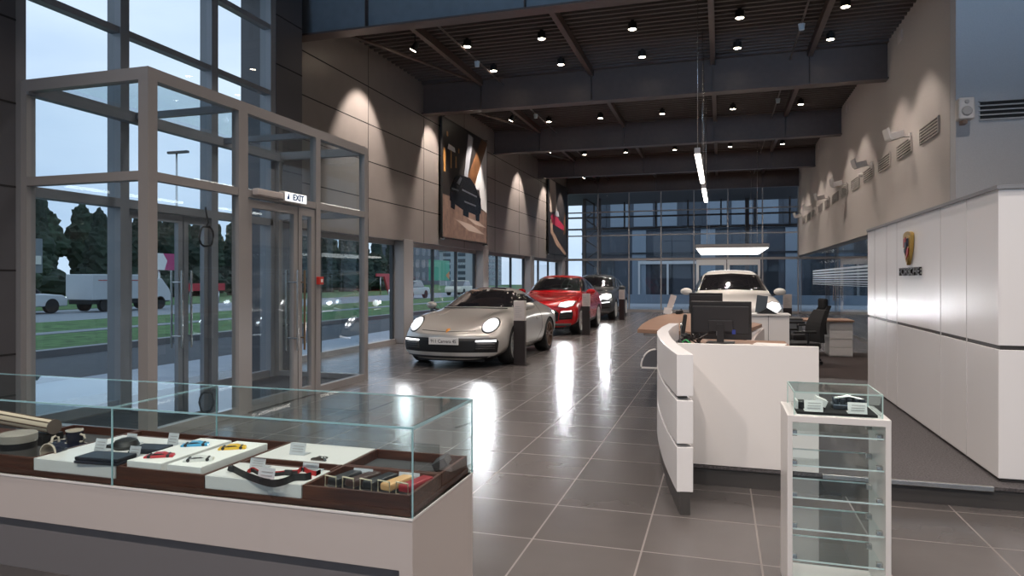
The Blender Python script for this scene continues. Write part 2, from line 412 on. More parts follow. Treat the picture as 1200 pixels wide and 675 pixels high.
# ================================================================== beams
STEEL_BLUELIT = mat('steel_blue_lit', (.15, .165, .18), .38, .1, noise=.08, nscale=6)  # nearest beam's web: blue window light put into a paler steel colour
def ibeam(name, y, label, z0=ZB, z1=ZD):
    o = thing(name, label, 'beam', (XL, y, z0), 'steel beams across the ceiling')
    b = MB().box(XL, XR, y-.02, y+.02, z0+.02, z1).box(XL, XR, y-.14, y+.14, z1-.03, z1)
    b.build('girder', STEEL_BLUELIT if y < 10 else STEEL, o); MB().box(XL, XR, y-.14, y+.14, z0, z0+.03).build('lower_flange', STEEL, o)
    s = MB()
    for x in (-5.45, -2.8, -.15, 1.78): s.box(x-.006, x+.006, y-.12, y+.12, z0+.03, z1-.03)
    s.build('stiffener', STEEL, o); return o
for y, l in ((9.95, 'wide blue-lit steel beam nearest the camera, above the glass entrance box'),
             (15.44, 'dark steel ceiling beam second from the camera, meeting the large poster'),
             (20.95, 'dark steel ceiling beam in the middle of the five'),
             (26.45, 'dark steel ceiling beam just in front of the furthest one'),
             (31.75, 'furthest steel ceiling beam above the back glazing')):
    ibeam('ceiling_beam', y, l)
pu = MB()
for x in (-5.45, -2.8, -.15, 1.78): pu.box(x-.05, x+.05, -6, YB, ZD-.16, ZD+.0)
struct(pu.build('ceiling_purlin', STEEL))
cd = MB()
for x in (-4.9, 1.4): cd.cyl((x, -5, ZD-.18), (x, YB-.5, ZD-.18), .018, n=8)
struct(cd.build('ceiling_conduit', STEEL))
br = MB()
for y in (10.1, 15.6, 21.1, 26.6): br.cyl((-6.9, y+.6, ZD-.2), (-5.5, y+4.6, ZD-.2), .035, n=8)
struct(br.build('ceiling_brace', STEEL))
for (x, y) in ((-4.9, 13.6), (1.4, 13.3), (1.4, 18.6), (-4.9, 18.4)):
    tag(MB().cyl((x, y, ZD-.30), (x, y, ZD-.19), .045, .06).build('smoke_detector', mat('pale_blue_plastic', (.45, .55, .62), .4)),
        {(-4.9, 13.6): 'small pale smoke detector on the left conduit in the nearest ceiling bay', (1.4, 13.3): 'small pale smoke detector on the right conduit in the nearest ceiling bay',
         (1.4, 18.6): 'small pale smoke detector on the right conduit in the second ceiling bay', (-4.9, 18.4): 'small pale smoke detector on the left conduit in the second ceiling bay'}[(x, y)], 'smoke detector', 'smoke detectors')
# ================================================================== ceiling downlights
dl = thing('downlight', 'round ceiling downlight', 'ceiling light', (0, 0, ZD), 'ceiling downlights')
MB().cyl((0, 0, 0), (0, 0, -.05), .04).lathe([(.085, -.05), (.085, -.17), (.078, -.17), (.07, -.15)], n=20).build('housing', BLACK, dl, False)
MB().cyl((0, 0, -.135), (0, 0, -.165), .066, n=20).build('lens', LAMP, dl, False)
lp = spot('bulb', (0, 0, -.19), (0, 0, -5), DOWN_W, 92, .35, parent=dl)
rowname = {12.75: 'front row of the nearest bay', 14.4: 'back row of the nearest bay', 17.8: 'front row of the second bay', 19.5: 'back row of the second bay',
           23.2: 'front row of the third bay', 25.0: 'back row of the third bay', 28.6: 'front row of the furthest bay', 30.3: 'back row of the furthest bay'}
colname = ['leftmost', 'second from left', 'middle', 'second from right', 'rightmost']
first = True
for y, rn in rowname.items():
    for k, x in enumerate((-4.8, -3.28, -1.55, .33, 2.03)):
        lab = 'round ceiling downlight, %s in the %s' % (colname[k], rn)
        if first: dl.location = (x, y, ZD); dl['label'] = lab; first = False
        else: dup(dl, (x, y, ZD), label=lab)
# wall washing spotlights by the left wall
ws = thing('spotlight', 'tilted ceiling spotlight', 'spotlight', (0, 0, ZD), 'spotlights washing the left wall')
q = Vector((-1.1, 0, -1.9)).normalized()
c0 = Vector((0, 0, -.22))
MB().cyl((0, 0, 0), (0, 0, -.18), .012).box(-.05, .05, -.05, .05, -.02, 0).build('bracket', BLACK, ws, False)
MB().cyl(c0-q*.09, c0+q*.08, .055, .07, 20).build('housing', BLACK, ws, False)
MB().cyl(c0+q*.07, c0+q*.085, .062, n=20).build('lens', LAMP, ws, False)
spot('bulb', tuple(c0+q*.11), tuple(c0+q*3), WASH_W, 62, .5, parent=ws)
wy = [(12.35, 'tilted ceiling spotlight nearest the camera, above the glass entrance box'), (15.75, 'tilted ceiling spotlight just behind the second beam, left of the large poster'),
      (18.6, 'very bright tilted spotlight lighting the large poster of a black car'), (23.6, 'tilted ceiling spotlight between the two wall posters'),
      (27.4, 'tilted ceiling spotlight at the near side of the far poster'), (30.0, 'tilted ceiling spotlight at the far side of the far poster')]
for i, (y, l) in enumerate(wy):
    if i == 0: ws.location = (-5.75, y, ZD+.02); ws['label'] = l
    else: dup(ws, (-5.75 if y != 18.6 else -5.65, y, ZD+.02), label=l)
# hanging linear lamps
for i, (y0, y1, l) in enumerate(((10.7, 13.9, 'long glowing tube lamp hanging on thin wires, nearer of the two'), (14.8, 17.3, 'glowing tube lamp hanging on thin wires, further of the two'))):
    o = thing('linear_pendant_lamp', l, 'pendant lamp', (-.33, (y0+y1)/2, 3.36), 'hanging linear lamps')
    MB().box(-.36, -.30, y0, y1, 3.40, 3.45).box(-.375, -.285, y0-.02, y0, 3.36, 3.45).build('housing', FRAME, o)
    MB().box(-.37, -.29, y0, y1, 3.345, 3.40, .01).build('tube', TUBE, o)
    wq = MB()
    for y in (y0+.15, y1-.15): wq.cyl((-.33, y, 3.45), (-.33, y, ZD), .006, n=6)
    wq.build('wire', CHROME, o)
# hanging light box above the white car
lb = thing('hanging_light_box', 'large rectangular light box glowing white, hung above the white car', 'pendant lamp', (.34, 24.8, 2.4))
MB().box(-.74, 1.42, 22.0, 27.6, 2.44, 2.56).build('housing', FRAME, lb)
MB().box(-.71, 1.39, 22.03, 27.57, 2.425, 2.44).build('diffuser', PANELGLOW, lb)
wq = MB()
for x in (-.4, 1.1):
    for y in (22.6, 27.0): wq.cyl((x, y, 2.56), (x, y, ZD), .006, n=6)
wq.build('wire', CHROME, lb)
# ================================================================== right wall fittings
gr = thing('vent_grille', 'x', 'vent', (XR, 12.0, 3.86), 'vent grilles along the right wall')
MB().box(-.012, -.002, 0, 1.0, -.13, .13).build('backing', mat('vent_dark', (.02, .02, .02), .8), gr, False)
v = MB()
for k in range(6): v.box(-.03, -.008, -.01, 1.01, -.135+k*.05, -.117+k*.05)
v.box(-.03, -.008, -.02, .0, -.135, .133); v.box(-.03, -.008, 1.0, 1.02, -.135, .133)
v.build('louvre', PLAST, gr, False)
ordn = ['nearest', 'second', 'third', 'fourth', 'fifth', 'sixth', 'seventh', 'eighth', 'ninth', 'tenth', 'eleventh', 'furthest']
for k in range(12):
    lab = 'slatted vent grille on the right wall, %s from the camera' % ordn[k] if k not in (0, 11) else 'slatted vent grille on the right wall, %s of the row' % ordn[k]
    if k == 0: gr['label'] = lab
    else: dup(gr, (XR, 12.0+1.57*k, 3.86), label=lab)
wl = thing('wall_spotlight', 'x', 'wall lamp', (XR, 13.65, 4.0), 'wall lamps along the right wall')
WL = mat('pale_lamp_housing', (.62, .58, .54), .4)
MB().box(-.03, 0, -.05, .05, -.06, .06, .005).cyl((0, 0, 0), (-.16, 0, .0), .014).build('bracket', WL, wl, False)
MB().obox((-.24, .05, .03), (.24, .20, .13), (0, -.25, .15), .01).obox((-.37, .06, .07), (.03, .25, .19), (0, -.25, .15)).build('housing', WL, wl, False)
for k in range(6):
    lab = 'boxy pale lamp on a bracket on the right wall, %s' % ['nearest the camera', 'second from the camera', 'third from the camera', 'fourth from the camera', 'fifth from the camera', 'furthest from the camera'][k]
    if k == 0: wl['label'] = lab
    else: dup(wl, (XR, 13.65+3.2*k, 4.0), label=lab)
for k, (y, l) in enumerate(((14.4, 'small high vent by the ceiling nearest the camera'), (20.0, 'small high vent by the ceiling in the middle'), (25.4, 'small high vent by the ceiling furthest back'))):
    tag(MB().box(XR-.02, XR, y-.14, y+.14, 5.92, 6.12).box(XR-.03, XR-.02, y-.12, y+.12, 5.97, 5.985).box(XR-.03, XR-.02, y-.12, y+.12, 6.02, 6.035).box(XR-.03, XR-.02, y-.12, y+.12, 6.07, 6.085).build('high_vent', GREIGE), l, 'vent', 'small high vents')
tag(MB().lathe([(.001, -.09), (.04, -.085), (.055, -.03), (.055, 0)], (XR, 18.0, 3.95), 'X', 16).build('motion_sensor', WL), 'small rounded white sensor between vents on the right wall', 'sensor')
# grille and loudspeaker on the return wall
g2 = thing('wide_vent_grille', 'wide black slatted vent on the pale blue-lit wall at upper right', 'vent', (4.0, 11.24, 4.6))
p0 = at_y(1148.5, 129, 11.24)
MB().box(p0.x, p0.x+1.6, 11.225, 11.238, p0.z-.14, p0.z+.12).build('backing', mat('vent_dark', (.02, .02, .02), .8), g2)
v = MB()
for k in range(5): v.box(p0.x-.02, p0.x+1.62, 11.205, 11.235, p0.z-.15+k*.065, p0.z-.135+k*.065)
v.build('louvre', PLAST_BLUELIT, g2)
p = at_y(1131, 128, 11.1)
sp = thing('wall_speaker', 'white loudspeaker mounted on the pale wall left of the wide vent', 'loudspeaker', (p.x, 11.24, p.z))
MB().box(p.x-.10, p.x+.10, 11.02, 11.2, p.z-.15, p.z+.15, .02).build('cabinet', WL, sp)
MB().cyl((p.x, 11.02, p.z-.04), (p.x, 11.0, p.z-.04), .07, .055).cyl((p.x, 11.02, p.z+.09), (p.x, 11.005, p.z+.09), .03, .025).build('cone', mat('speaker_cone', (.4, .38, .36), .6), sp)
MB().box(p.x-.03, p.x+.03, 11.1, 11.24, p.z-.2, p.z-.14).build('bracket', OAK, sp)
# ================================================================== white wall with the crest
lw = thing('logo_wall', 'tall white panelled partition with a golden crest and black lettering', 'partition', (1.71, 5.16, .145))
b = MB().box(1.73, 9.0, 5.18, 9.3, .17, 1.005, .004); b.box(1.73, 9.0, 5.18, 9.3, 1.035, 2.06)
b.build('panel', WHITEG, lw)
MB().box(1.75, 9.0, 5.2, 9.28, .145, 2.0).build('core', DGREY, lw)
MB().box(1.715, 9.0, 5.16, 9.31, 2.05, 2.075).build('top_trim', FRAMEG, lw)
MB().box(1.745, 9.0, 5.195, 9.29, 1.0, 1.04).build('groove', DGREY, lw)
j = MB()
for y in (5.78, 6.4, 7.85, 8.3, 8.9): j.box(1.7275, 1.735, y-.002, y+.002, .17, 2.05)
j.build('panel_joint', mat('soft_joint', (.62, .60, .59), .7), lw)
# crest
GOLD = mat('crest_gold', (.60, .40, .12), .3, .8)
def shield(cy, cz, w, h, n=10):
    P = []
    for k in range(n+1): a = PI*k/n; P.append((cy+w/2*math.cos(a), cz+h*.38+.12*h*math.sin(a)))
    for k in range(1, n): t = k/n; P.append((cy-w/2*(1-t**2.2), cz+h*.38-(h*.88)*t))
    P.append((cy, cz-h*.5))
    for k in range(n-1, 0, -1): t = k/n; P.append((cy+w/2*(1-t**2.2), cz+h*.38-(h*.88)*t))
    return P
cr_ = thing('crest_emblem', 'golden shield crest with red and black fields on the white partition', 'emblem', (1.72, 7.32, 1.6))
MB().prism(shield(7.32, 1.76, .27, .32), 1.695, 1.726, 'X').build('shield', GOLD, cr_)
RED = mat('crest_red', (.35, .02, .02), .4); NAVY = mat('crest_black', (.01, .012, .03), .4)
MB().prism(shield(7.32, 1.76, .215, .255), 1.690, 1.697, 'X').build('field', GOLD, cr_)
MB().prism([(7.225, 1.76), (7.315, 1.76), (7.315, 1.65), (7.25, 1.70)], 1.686, 1.692, 'X').prism([(7.325, 1.77), (7.415, 1.77), (7.415, 1.85), (7.325, 1.87)], 1.686, 1.692, 'X').build('red_field', RED, cr_)
st = MB()
for k in range(3): st.prism([(7.235+k*.03, 1.775), (7.248+k*.03, 1.775), (7.248+k*.03, 1.855), (7.235+k*.03, 1.85)], 1.686, 1.692, 'X'); st.prism([(7.335+k*.024, 1.755), (7.347+k*.024, 1.755), (7.345+k*.02, 1.70-.0+k*.015), (7.335+k*.02, 1.69+k*.015)], 1.686, 1.692, 'X')
st.build('black_stripe', NAVY, cr_)
MB().prism(shield(7.32, 1.77, .075, .10), 1.681, 1.691, 'X').build('inner_shield', NAVY, cr_)
textmesh('wall_lettering', 'PORSCHE', .105, BLACK, facing((1.715, 7.30, 1.535), (0, -1, 0), (0, 0, 1)), extrude=.010, sx=1.62, bold=.002)
tag(bpy.data.objects['wall_lettering'], 'raised black PORSCHE lettering under the crest on the white partition', 'lettering')
# ================================================================== posters on the left wall
def poster(y0, y1, z0, z1, name, label):
    p = thing(name, label, 'poster', (XL, y0, z0))
    MB().box(-6.86, -6.84, y0, y1, z0, z1).build('sheet', mat('poster_dark', (.018, .015, .014), .35), p)
    fr = MB()
    for (a, b, c, d) in ((y0-.03, y1+.03, z0-.03, z0), (y0-.03, y1+.03, z1, z1+.03), (y0-.03, y0, z0, z1), (y1, y1+.03, z0, z1)): fr.box(-6.88, -6.83, a, b, c, d)
    fr.build('frame', BLACK, p)
    mt = MB()
    for y in (y0+.05, y1-.05):
        for z in (z0-.05, z1+.05): mt.cyl((-6.95, y, z), (-6.80, y, z), .025, n=10)
    mt.build('mount', CHROME, p)
    return p
def flat(p, y0, y1, z0, z1, name, m_, polys, d=.004):
    for poly in polys:
        b = MB(); b.prism([(y0+(y1-y0)*a, z0+(z1-z0)*c) for a, c in poly], -6.842, -6.84+d, 'X'); b.build(name, m_, p)
a_ = (16.35, 19.85, 2.58, 5.66)
p1 = poster(*a_, 'poster', 'tall poster of a black car on a road, framed, between the first two beams')
PO = mat('poster_road', (.20, .13, .10), .4, noise=.35, nscale=5); PS = mat('poster_sky', (.55, .56, .56), .4); PG = mat('poster_glow', (.40, .20, .06), .4)
PBR = mat('poster_bronze', (.10, .045, .018), .4, noise=.5, nscale=3); PK = mat('poster_car_black', (.008, .009, .011), .25); PM = mat('poster_car_grey', (.06, .065, .075), .3)
flat(p1, *a_, 'printed_road', PO, [[(0, 0), (1, 0), (1, .30), (.6, .33), (0, .36)]], .002)
flat(p1, *a_, 'printed_sky', PS, [[(.66, .50), (1, .50), (1, .97), (.86, .80)], [(.86, .33), (1, .30), (1, .5), (.80, .5)]], .002)
flat(p1, *a_, 'printed_column', PBR, [[(.50, .56), (.68, .52), (1.0, .97), (1.0, 1.0), (.86, 1)]], .003)
flat(p1, *a_, 'printed_street_light', PG, [[(.02, .55), (.06, .55), (.06, .75), (.02, .75)], [(.16, .6), (.18, .6), (.18, .8), (.16, .8)], [(.08, .86), (.11, .86), (.11, .90), (.08, .90)], [(.26, .62), (.28, .62), (.28, .72), (.26, .72)], [(.32, .76), (.34, .76), (.34, .8), (.32, .8)]], .003)
flat(p1, *a_, 'printed_glare', PS, [[(.10, .755), (.26, .75), (.24, .79), (.12, .80)]], .004)
flat(p1, *a_, 'printed_pale_beam', mat('poster_pale', (.20, .21, .23), .5), [[(.44, .56), (.52, .56), (.66, .97), (.54, .98)]], .0035)
flat(p1, *a_, 'printed_lane_mark', mat('poster_mark', (.42, .34, .29), .5), [[(.25, .17), (.62, .15), (.95, .08), (.55, .09)], [(.5, .21), (.8, .19), (.98, .15), (.7, .16)]], .003)
flat(p1, *a_, 'printed_wheel', PK, [[(.16, .26), (.24, .25), (.26, .34), (.16, .36)], [(.42, .22), (.54, .21), (.56, .32), (.42, .32)], [(.72, .20), (.80, .20), (.82, .30), (.70, .30)]], .004)
flat(p1, *a_, 'printed_car', PK, [[(.14, .32), (.15, .43), (.19, .47), (.24, .53), (.34, .575), (.58, .58), (.70, .53), (.78, .45), (.84, .42), (.84, .28), (.74, .25), (.40, .27)]], .005)
flat(p1, *a_, 'printed_car_detail', PM, [[(.28, .49), (.36, .555), (.40, .55), (.34, .48)], [(.40, .44), (.74, .42), (.74, .435), (.40, .455)], [(.45, .34), (.72, .33), (.72, .345), (.45, .355)], [(.18, .42), (.32, .42), (.32, .435), (.18, .435)]], .006)
a_ = (27.8, 31.3, 2.60, 5.70)
p2 = poster(*a_, 'poster', 'tall dark poster of a red-backed figure shape, furthest along the left wall')
flat(p2, *a_, 'printed_light_wall', mat('poster_greige', (.35, .28, .24), .5), [[(.05, .55), (.42, .60), (.34, 1), (.05, 1)]], .002)
flat(p2, *a_, 'printed_red_shape', mat('poster_crimson', (.32, .02, .05), .4), [[(.10, .50), (.22, .55), (.5, .50), (.85, .42), (.80, .36), (.5, .38), (.16, .40)]], .004)
flat(p2, *a_, 'printed_pale_cap', mat('poster_pale', (.20, .21, .23), .5), [[(.28, .54), (.34, .60), (.5, .60), (.55, .54), (.42, .52)]], .005)
flat(p2, *a_, 'printed_arm', mat('poster_tan', (.34, .22, .16), .5), [[(.08, .46), (.18, .46), (.22, .30), (.55, .16), (.95, .03), (.88, 0), (.4, .12), (.08, .28)]], .004)
flat(p2, *a_, 'printed_amber_glow', PBR, [[(.80, .30), (.92, .32), (.90, .66), (.82, .50)]], .003)
# ================================================================== glass vestibule
VX0, VX1, VY0, VY1, VZ = -6.47, -4.94, 4.96, 9.0, 3.39
vb = thing('glass_vestibule', 'large glazed entrance vestibule with taupe metal frame standing at the left', 'vestibule', (-5.7, 7, 0))
f = MB()
xf = VX1
f.box(xf-.11, xf, VY0, VY0+.11, 0, VZ)                      # near corner post
f.box(xf-.09, xf, VY1-.10, VY1, 0, VZ)                      # far corner post
f.box(xf-.09, xf, 6.18, 6.33, 0, VZ); f.box(xf-.09, xf, 7.65, 7.75, 0, VZ)
f.box(xf-.10, xf, VY0, VY1, VZ-.11, VZ); f.box(xf-.08, xf-.005, VY0, VY1, 2.37, 2.45)
f.box(xf-.08, xf-.005, VY0, 6.18, 0, .09); f.box(xf-.08, xf-.005, 7.75, VY1, 0, .09)
for y0, y1 in ((VY0, VY0+.09), (VY1-.09, VY1)):
    f.box(VX0, xf, y0, y1, VZ-.11, VZ); f.box(VX0, xf, y0, y1, 2.37, 2.45); f.box(VX0, xf, y0, y1, 0, .08); f.box(VX0, VX0+.07, y0, y1, 0, VZ)
f.build('frame', FRAME, vb)
rf = MB()
for y in (6.25, 7.70): rf.box(VX0, xf-.09, y-.03, y+.03, VZ-.10, VZ-.03)
rf.box(VX0, VX0+.10, VY0, VY1, VZ-.14, VZ-.02)
rf.build('roof_rail', FRAMEG, vb)
def pane(b, name='pane'): return b.build(name, GLASS, vb)
pane(MB().box(xf-.045, xf-.035, VY0+.11, 6.18, .09, 2.37)); pane(MB().box(xf-.045, xf-.035, 7.75, VY1-.10, .09, 2.37))
pane(MB().box(xf-.045, xf-.035, VY0+.11, 6.18, 2.45, VZ-.11)); pane(MB().box(xf-.045, xf-.035, 6.33, 7.65, 2.45, VZ-.11)); pane(MB().box(xf-.045, xf-.035, 7.75, VY1-.10, 2.45, VZ-.11))
for y in (VY0+.045, VY1-.045):
    pane(MB().box(VX0+.07, xf-.11, y-.005, y+.005, .08, 2.37)); pane(MB().box(VX0+.07, xf-.11, y-.005, y+.005, 2.45, VZ-.11))
pane(MB().box(VX0+.08, xf-.10, VY0+.09, VY1-.09, VZ-.06, VZ-.05), 'roof_pane')
door_leaf('door_leaf', xf-.045, 6.34, 7.27, 2.35, 7.2, FRAME, vb, hm=CHROME); door_leaf('door_leaf', xf-.045, 7.29, 7.64, 2.35, 7.345, FRAME, vb, hm=BRONZE)
MB().box(xf, xf+.08, 6.40, 6.86, 2.40, 2.47, .01).build('door_closer', GREIGE, vb)
tag(MB().box(-6.4, -5.05, 5.1, 8.9, .001, .012).build('entrance_mat', mat('mat_dark', (.03, .03, .033), 1, noise=.4, nscale=120)), 'dark entrance mat on the floor inside the glass vestibule', 'mat')
ex = thing('exit_sign', 'small white lit exit sign box above the vestibule doors', 'sign', (xf, 7.05, 2.40))
MB().box(xf, xf+.07, 6.88, 7.34, 2.38, 2.50, .008).build('housing', WL, ex)
MB().box(xf+.07, xf+.078, 6.90, 7.32, 2.39, 2.49).build('face', mat('sign_face', (.9, .93, .95), .4, emit=.9), ex)
textmesh('sign_lettering', 'EXIT', .10, mat('sign_blue', (.02, .06, .2), .5), facing((xf+.080, 7.15, 2.44), (0, 1, 0), (0, 0, 1)), ex, .002, 1.1, .002)
MB().prism([(6.92, 2.41), (6.96, 2.48), (6.97, 2.41)], xf+.078, xf+.082, 'X').build('arrow', MATS['sign_blue'], ex)
fa = thing('fire_alarm', 'small red fire alarm button on the vestibule post', 'fire alarm', (xf, 7.70, 1.45))
MB().box(xf, xf+.05, 7.65, 7.75, 1.40, 1.50, .008).build('box', mat('alarm_red', (.55, .03, .02), .4), fa)
MB().box(xf+.05, xf+.055, 7.68, 7.72, 1.43, 1.47).build('button', PAPER, fa)
pc = [Vector((-6.35, 7.3, 2.4)), Vector((-6.33, 7.33, 2.2))]
for k in range(40): a = k*2*PI/18; pc.append(Vector((-6.33+.01*math.sin(k), 7.30+.13*math.sin(a), 2.02+.13*math.cos(a)+.01*math.sin(k*1.7))))
tag(MB().tube(pc, .011, 6).build('cable_coil', BLACK), 'black cable coil hanging over the outer entrance doors', 'cable')
# ================================================================== cars
from mathutils import noise as mnoise
def cage(stations):
    bm = bmesh.new(); rows = []
    for y, bow, pts in stations:
        w = max(p[0] for p in pts); row = []
        full = [(x, z) for x, z in pts]+[(-x, z) for x, z in pts[-2:0:-1]]
        for x, z in full: row.append(bm.verts.new((x, y+bow*(abs(x)/w)**2, z)))
        rows.append(row)
    n = len(rows[0]); h = len(stations[0][2])
    for a, b in zip(rows[:-1], rows[1:]):
        for k in range(n): bm.faces.new((a[k], a[(k+1) % n], b[(k+1) % n], b[k]))
    for r, flip in ((rows[0], False), (rows[-1], True)):
        R = r
        def idx(k): return k % n
        pairs = [(0, 1, 7, 8), (1, 2, 6, 7), (2, 3, 5, 6), (3, 4, 5)]
        for q in pairs:
            bm.faces.new([R[k] for k in q]); bm.faces.new([R[idx(-k)] for k in q][::-1])
    bmesh.ops.recalc_face_normals(bm, faces=bm.faces[:])
    return bm
def S9(tops, sides): return tops+sides
def make_body(stations, arches, paint, parent, scale=(1, 1, 1)):
    bm = cage(stations); me = bpy.data.meshes.new('body'); bm.to_mesh(me); bm.free()
    me.transform(Matrix.Diagonal((*scale, 1)))
    me.materials.append(paint); me.materials.append(RUBBER)
    o = bpy.data.objects.new('body', me); COL.objects.link(o)
    s = o.modifiers.new('s', 'SUBSURF'); s.levels = 3; s.render_levels = 3
    dg = bpy.context.evaluated_depsgraph_get(); dg.update()
    m2 = bpy.data.meshes.new_from_object(o.evaluated_get(dg)); o.modifiers.clear(); o.data = m2
    b2 = bmesh.new(); b2.from_mesh(m2); bvh = BVHTree.FromBMesh(b2); b2.free()
    cb = MB()
    for (y, r, xo, xi) in arches:
        for sgn in (1, -1): cb.cyl((sgn*xi, y, r-.04), (sgn*(xo+.2), y, r-.04), r+.045, n=40)
        cb.box(-xi+.01, xi-.01, y-.1, y+.1, -.5, -.4)
    cut = cb.build('cutter', RUBBER)
    cut.data.materials.clear(); cut.data.materials.append(paint); cut.data.materials.append(RUBBER)
    for p in cut.data.polygons: p.material_index = 1
    bo = o.modifiers.new('b', 'BOOLEAN'); bo.object = cut; bo.operation = 'DIFFERENCE'; bo.solver = 'EXACT'
    dg = bpy.context.evaluated_depsgraph_get(); dg.update()
    m3 = bpy.data.meshes.new_from_object(o.evaluated_get(dg)); o.modifiers.clear(); o.data = m3
    bpy.data.objects.remove(cut)
    for p in m3.polygons: p.use_smooth = p.material_index == 0
    o.parent = parent
    return o, bvh
def patch(bvh, poly, axis, name, m_, parent, off=.006, res=.05, side=1, both=False, near=None):
    if both:
        # mirrored polygons in one mesh when both=='one', else separate objects
        for s in (1, -1):
            pp = [(s*a, b) for a, b in poly] if axis == 'front' or axis == 'top' or axis == 'back' else poly
            patch(bvh, pp, axis, name, m_, parent, off, res, s)
        return
    P = []
    n = len(poly)
    for i in range(n):
        a = Vector(poly[i]); b = Vector(poly[(i+1) % n]); k = max(1, int((b-a).length/res))
        for j in range(k): P.append(a.lerp(b, j/k))
    nb = len(P)
    x0 = min(p.x for p in P); x1 = max(p.x for p in P); y0 = min(p.y for p in P); y1 = max(p.y for p in P)
    def inside(q):
        c = False; j = nb-1
        for i in range(nb):
            if (P[i].y > q.y) != (P[j].y > q.y) and q.x < (P[j].x-P[i].x)*(q.y-P[i].y)/(P[j].y-P[i].y)+P[i].x: c = not c
            j = i
        return c
    Q = list(P); x = x0+res/2
    while x < x1:
        y = y0+res/2
        while y < y1:
            q = Vector((x, y))
            if inside(q) and min((q-p).length for p in P) > res*.45: Q.append(q)
            y += res
        x += res
    vs, es, fs, *_ = delaunay_2d_cdt(Q, [], [list(range(nb))], 1, 1e-5)
    bm = bmesh.new(); fr = []; bk = []
    for q in vs:
        if axis == 'front': o_, d = Vector((q.x, -2, q.y)), Vector((0, 1, 0))
        elif axis == 'back': o_, d = Vector((q.x, 8, q.y)), Vector((0, -1, 0))
        elif axis == 'side': o_, d = Vector((3*side, q.x, q.y)), Vector((-side, 0, 0))
        else: o_, d = Vector((q.x, q.y, 4)), Vector((0, 0, -1))
        loc, nor, _, _ = bvh.ray_cast(o_, d)
        if loc is None: fr.append(None); bk.append(None); continue
        if nor.dot(d) > 0: nor = -nor
        fr.append(bm.verts.new(loc+nor*off)); bk.append(bm.verts.new(loc-nor*.012))
    edge = {}
    for f_ in fs:
        if any(fr[i] is None for i in f_): continue
        try: bm.faces.new([fr[i] for i in f_]).smooth = True
        except ValueError: continue
        for i in range(len(f_)):
            e = (f_[i], f_[(i+1) % len(f_)]); edge[e] = 1
    for (a, b) in edge:
        if (b, a) not in edge:
            try: bm.faces.new((fr[a], bk[a], bk[b], fr[b]))
            except ValueError: pass
    me = bpy.data.meshes.new(name); bm.to_mesh(me); bm.free()
    me.materials.append(m_)
    o = bpy.data.objects.new(name, me); COL.objects.link(o); o.parent = parent
    return o
def ell(cx, cz, rx, rz, n=22, rot=0):
    return [(cx+rx*math.cos(a)*math.cos(rot)-rz*math.sin(a)*math.sin(rot), cz+rx*math.cos(a)*math.sin(rot)+rz*math.sin(a)*math.cos(rot)) for a in [2*PI*k/n for k in range(n)]]
def line(pts, w):          # thin polygon along a polyline
    L = []; R = []
    for i, p in enumerate(pts):
        a = Vector(pts[max(i-1, 0)]); b = Vector(pts[min(i+1, len(pts)-1)]); d = (b-a).normalized(); n_ = Vector((-d.y, d.x))*w/2
        L.append(tuple(Vector(p)+n_)); R.append(tuple(Vector(p)-n_))
    return L+R[::-1]
def wheel(parent, x, y, r, w, sgn, rimm, spokes=5):
    t = MB().lathe([(r*.70, -w/2), (r*.93, -w/2), (r, -w/2+.03), (r, w/2-.03), (r*.93, w/2), (r*.70, w/2), (r*.66, 0), (r*.70, -w/2)], (x, y, r), 'X', 40).build('wheel', RUBBER, parent, False)
    m_ = MB(); xo = x+sgn*w/2
    m_.lathe([(r*.72, xo-sgn*.10-x), (r*.725, xo-x+sgn*.004), (r*.67, xo-x+sgn*.004), (r*.65, xo-sgn*.10-x)], (x, y, r), 'X', 40)
    m_.cyl((xo-sgn*.05, y, r), (xo-sgn*.012, y, r), .055, .045)
    for k in range(spokes):
        for da in (-.20, .20):
            a = 2*PI*k/spokes+da; a0 = 2*PI*k/spokes+da*.35
            p0 = Vector((xo-sgn*.03, y+.04*math.cos(a0), r+.04*math.sin(a0))); p1 = Vector((xo-sgn*.015, y+r*.69*math.cos(a), r+r*.69*math.sin(a)))
            d = p1-p0; q_ = d.to_track_quat('Z', 'X')
            m_.obox((p0+p1)/2, (.028, .026, d.length), q_.to_euler())
    rim = m_.build('rim', rimm, t, False)
    MB().cyl((xo-sgn*.10, y, r), (xo-sgn*.085, y, r), r*.50, n=30).build('brake_disc', mat('brake_disc', (.12, .12, .12), .35, .9), t, False)
    return t
def mirror_part(parent, x, y, z, sgn, m_, s=1.0):
    b = MB(); u = bmesh.ops.create_icosphere(b.bm, subdivisions=3, radius=1)
    for v in u['verts']:
        v.co = Vector((x+sgn*(.12+v.co.x*.12)*s, y+(v.co.y*.075 if v.co.y < 0 else v.co.y*.03)*s, z+v.co.z*.075*s))
    for f_ in b.bm.faces: f_.smooth = True
    o = b.build('side_mirror', m_, parent, False)
    MB().tube([(x-sgn*.05, y+.03, z-.10), (x+sgn*.03, y+.01, z-.07), (x+sgn*.10, y, z-.04)], .018).build('mirror_stalk', BLACK, o, False)
def paint(name, col, metal=.3, rough=.28): return mat(name, col, rough, metal, 1.0)
def T(*p): return list(p)
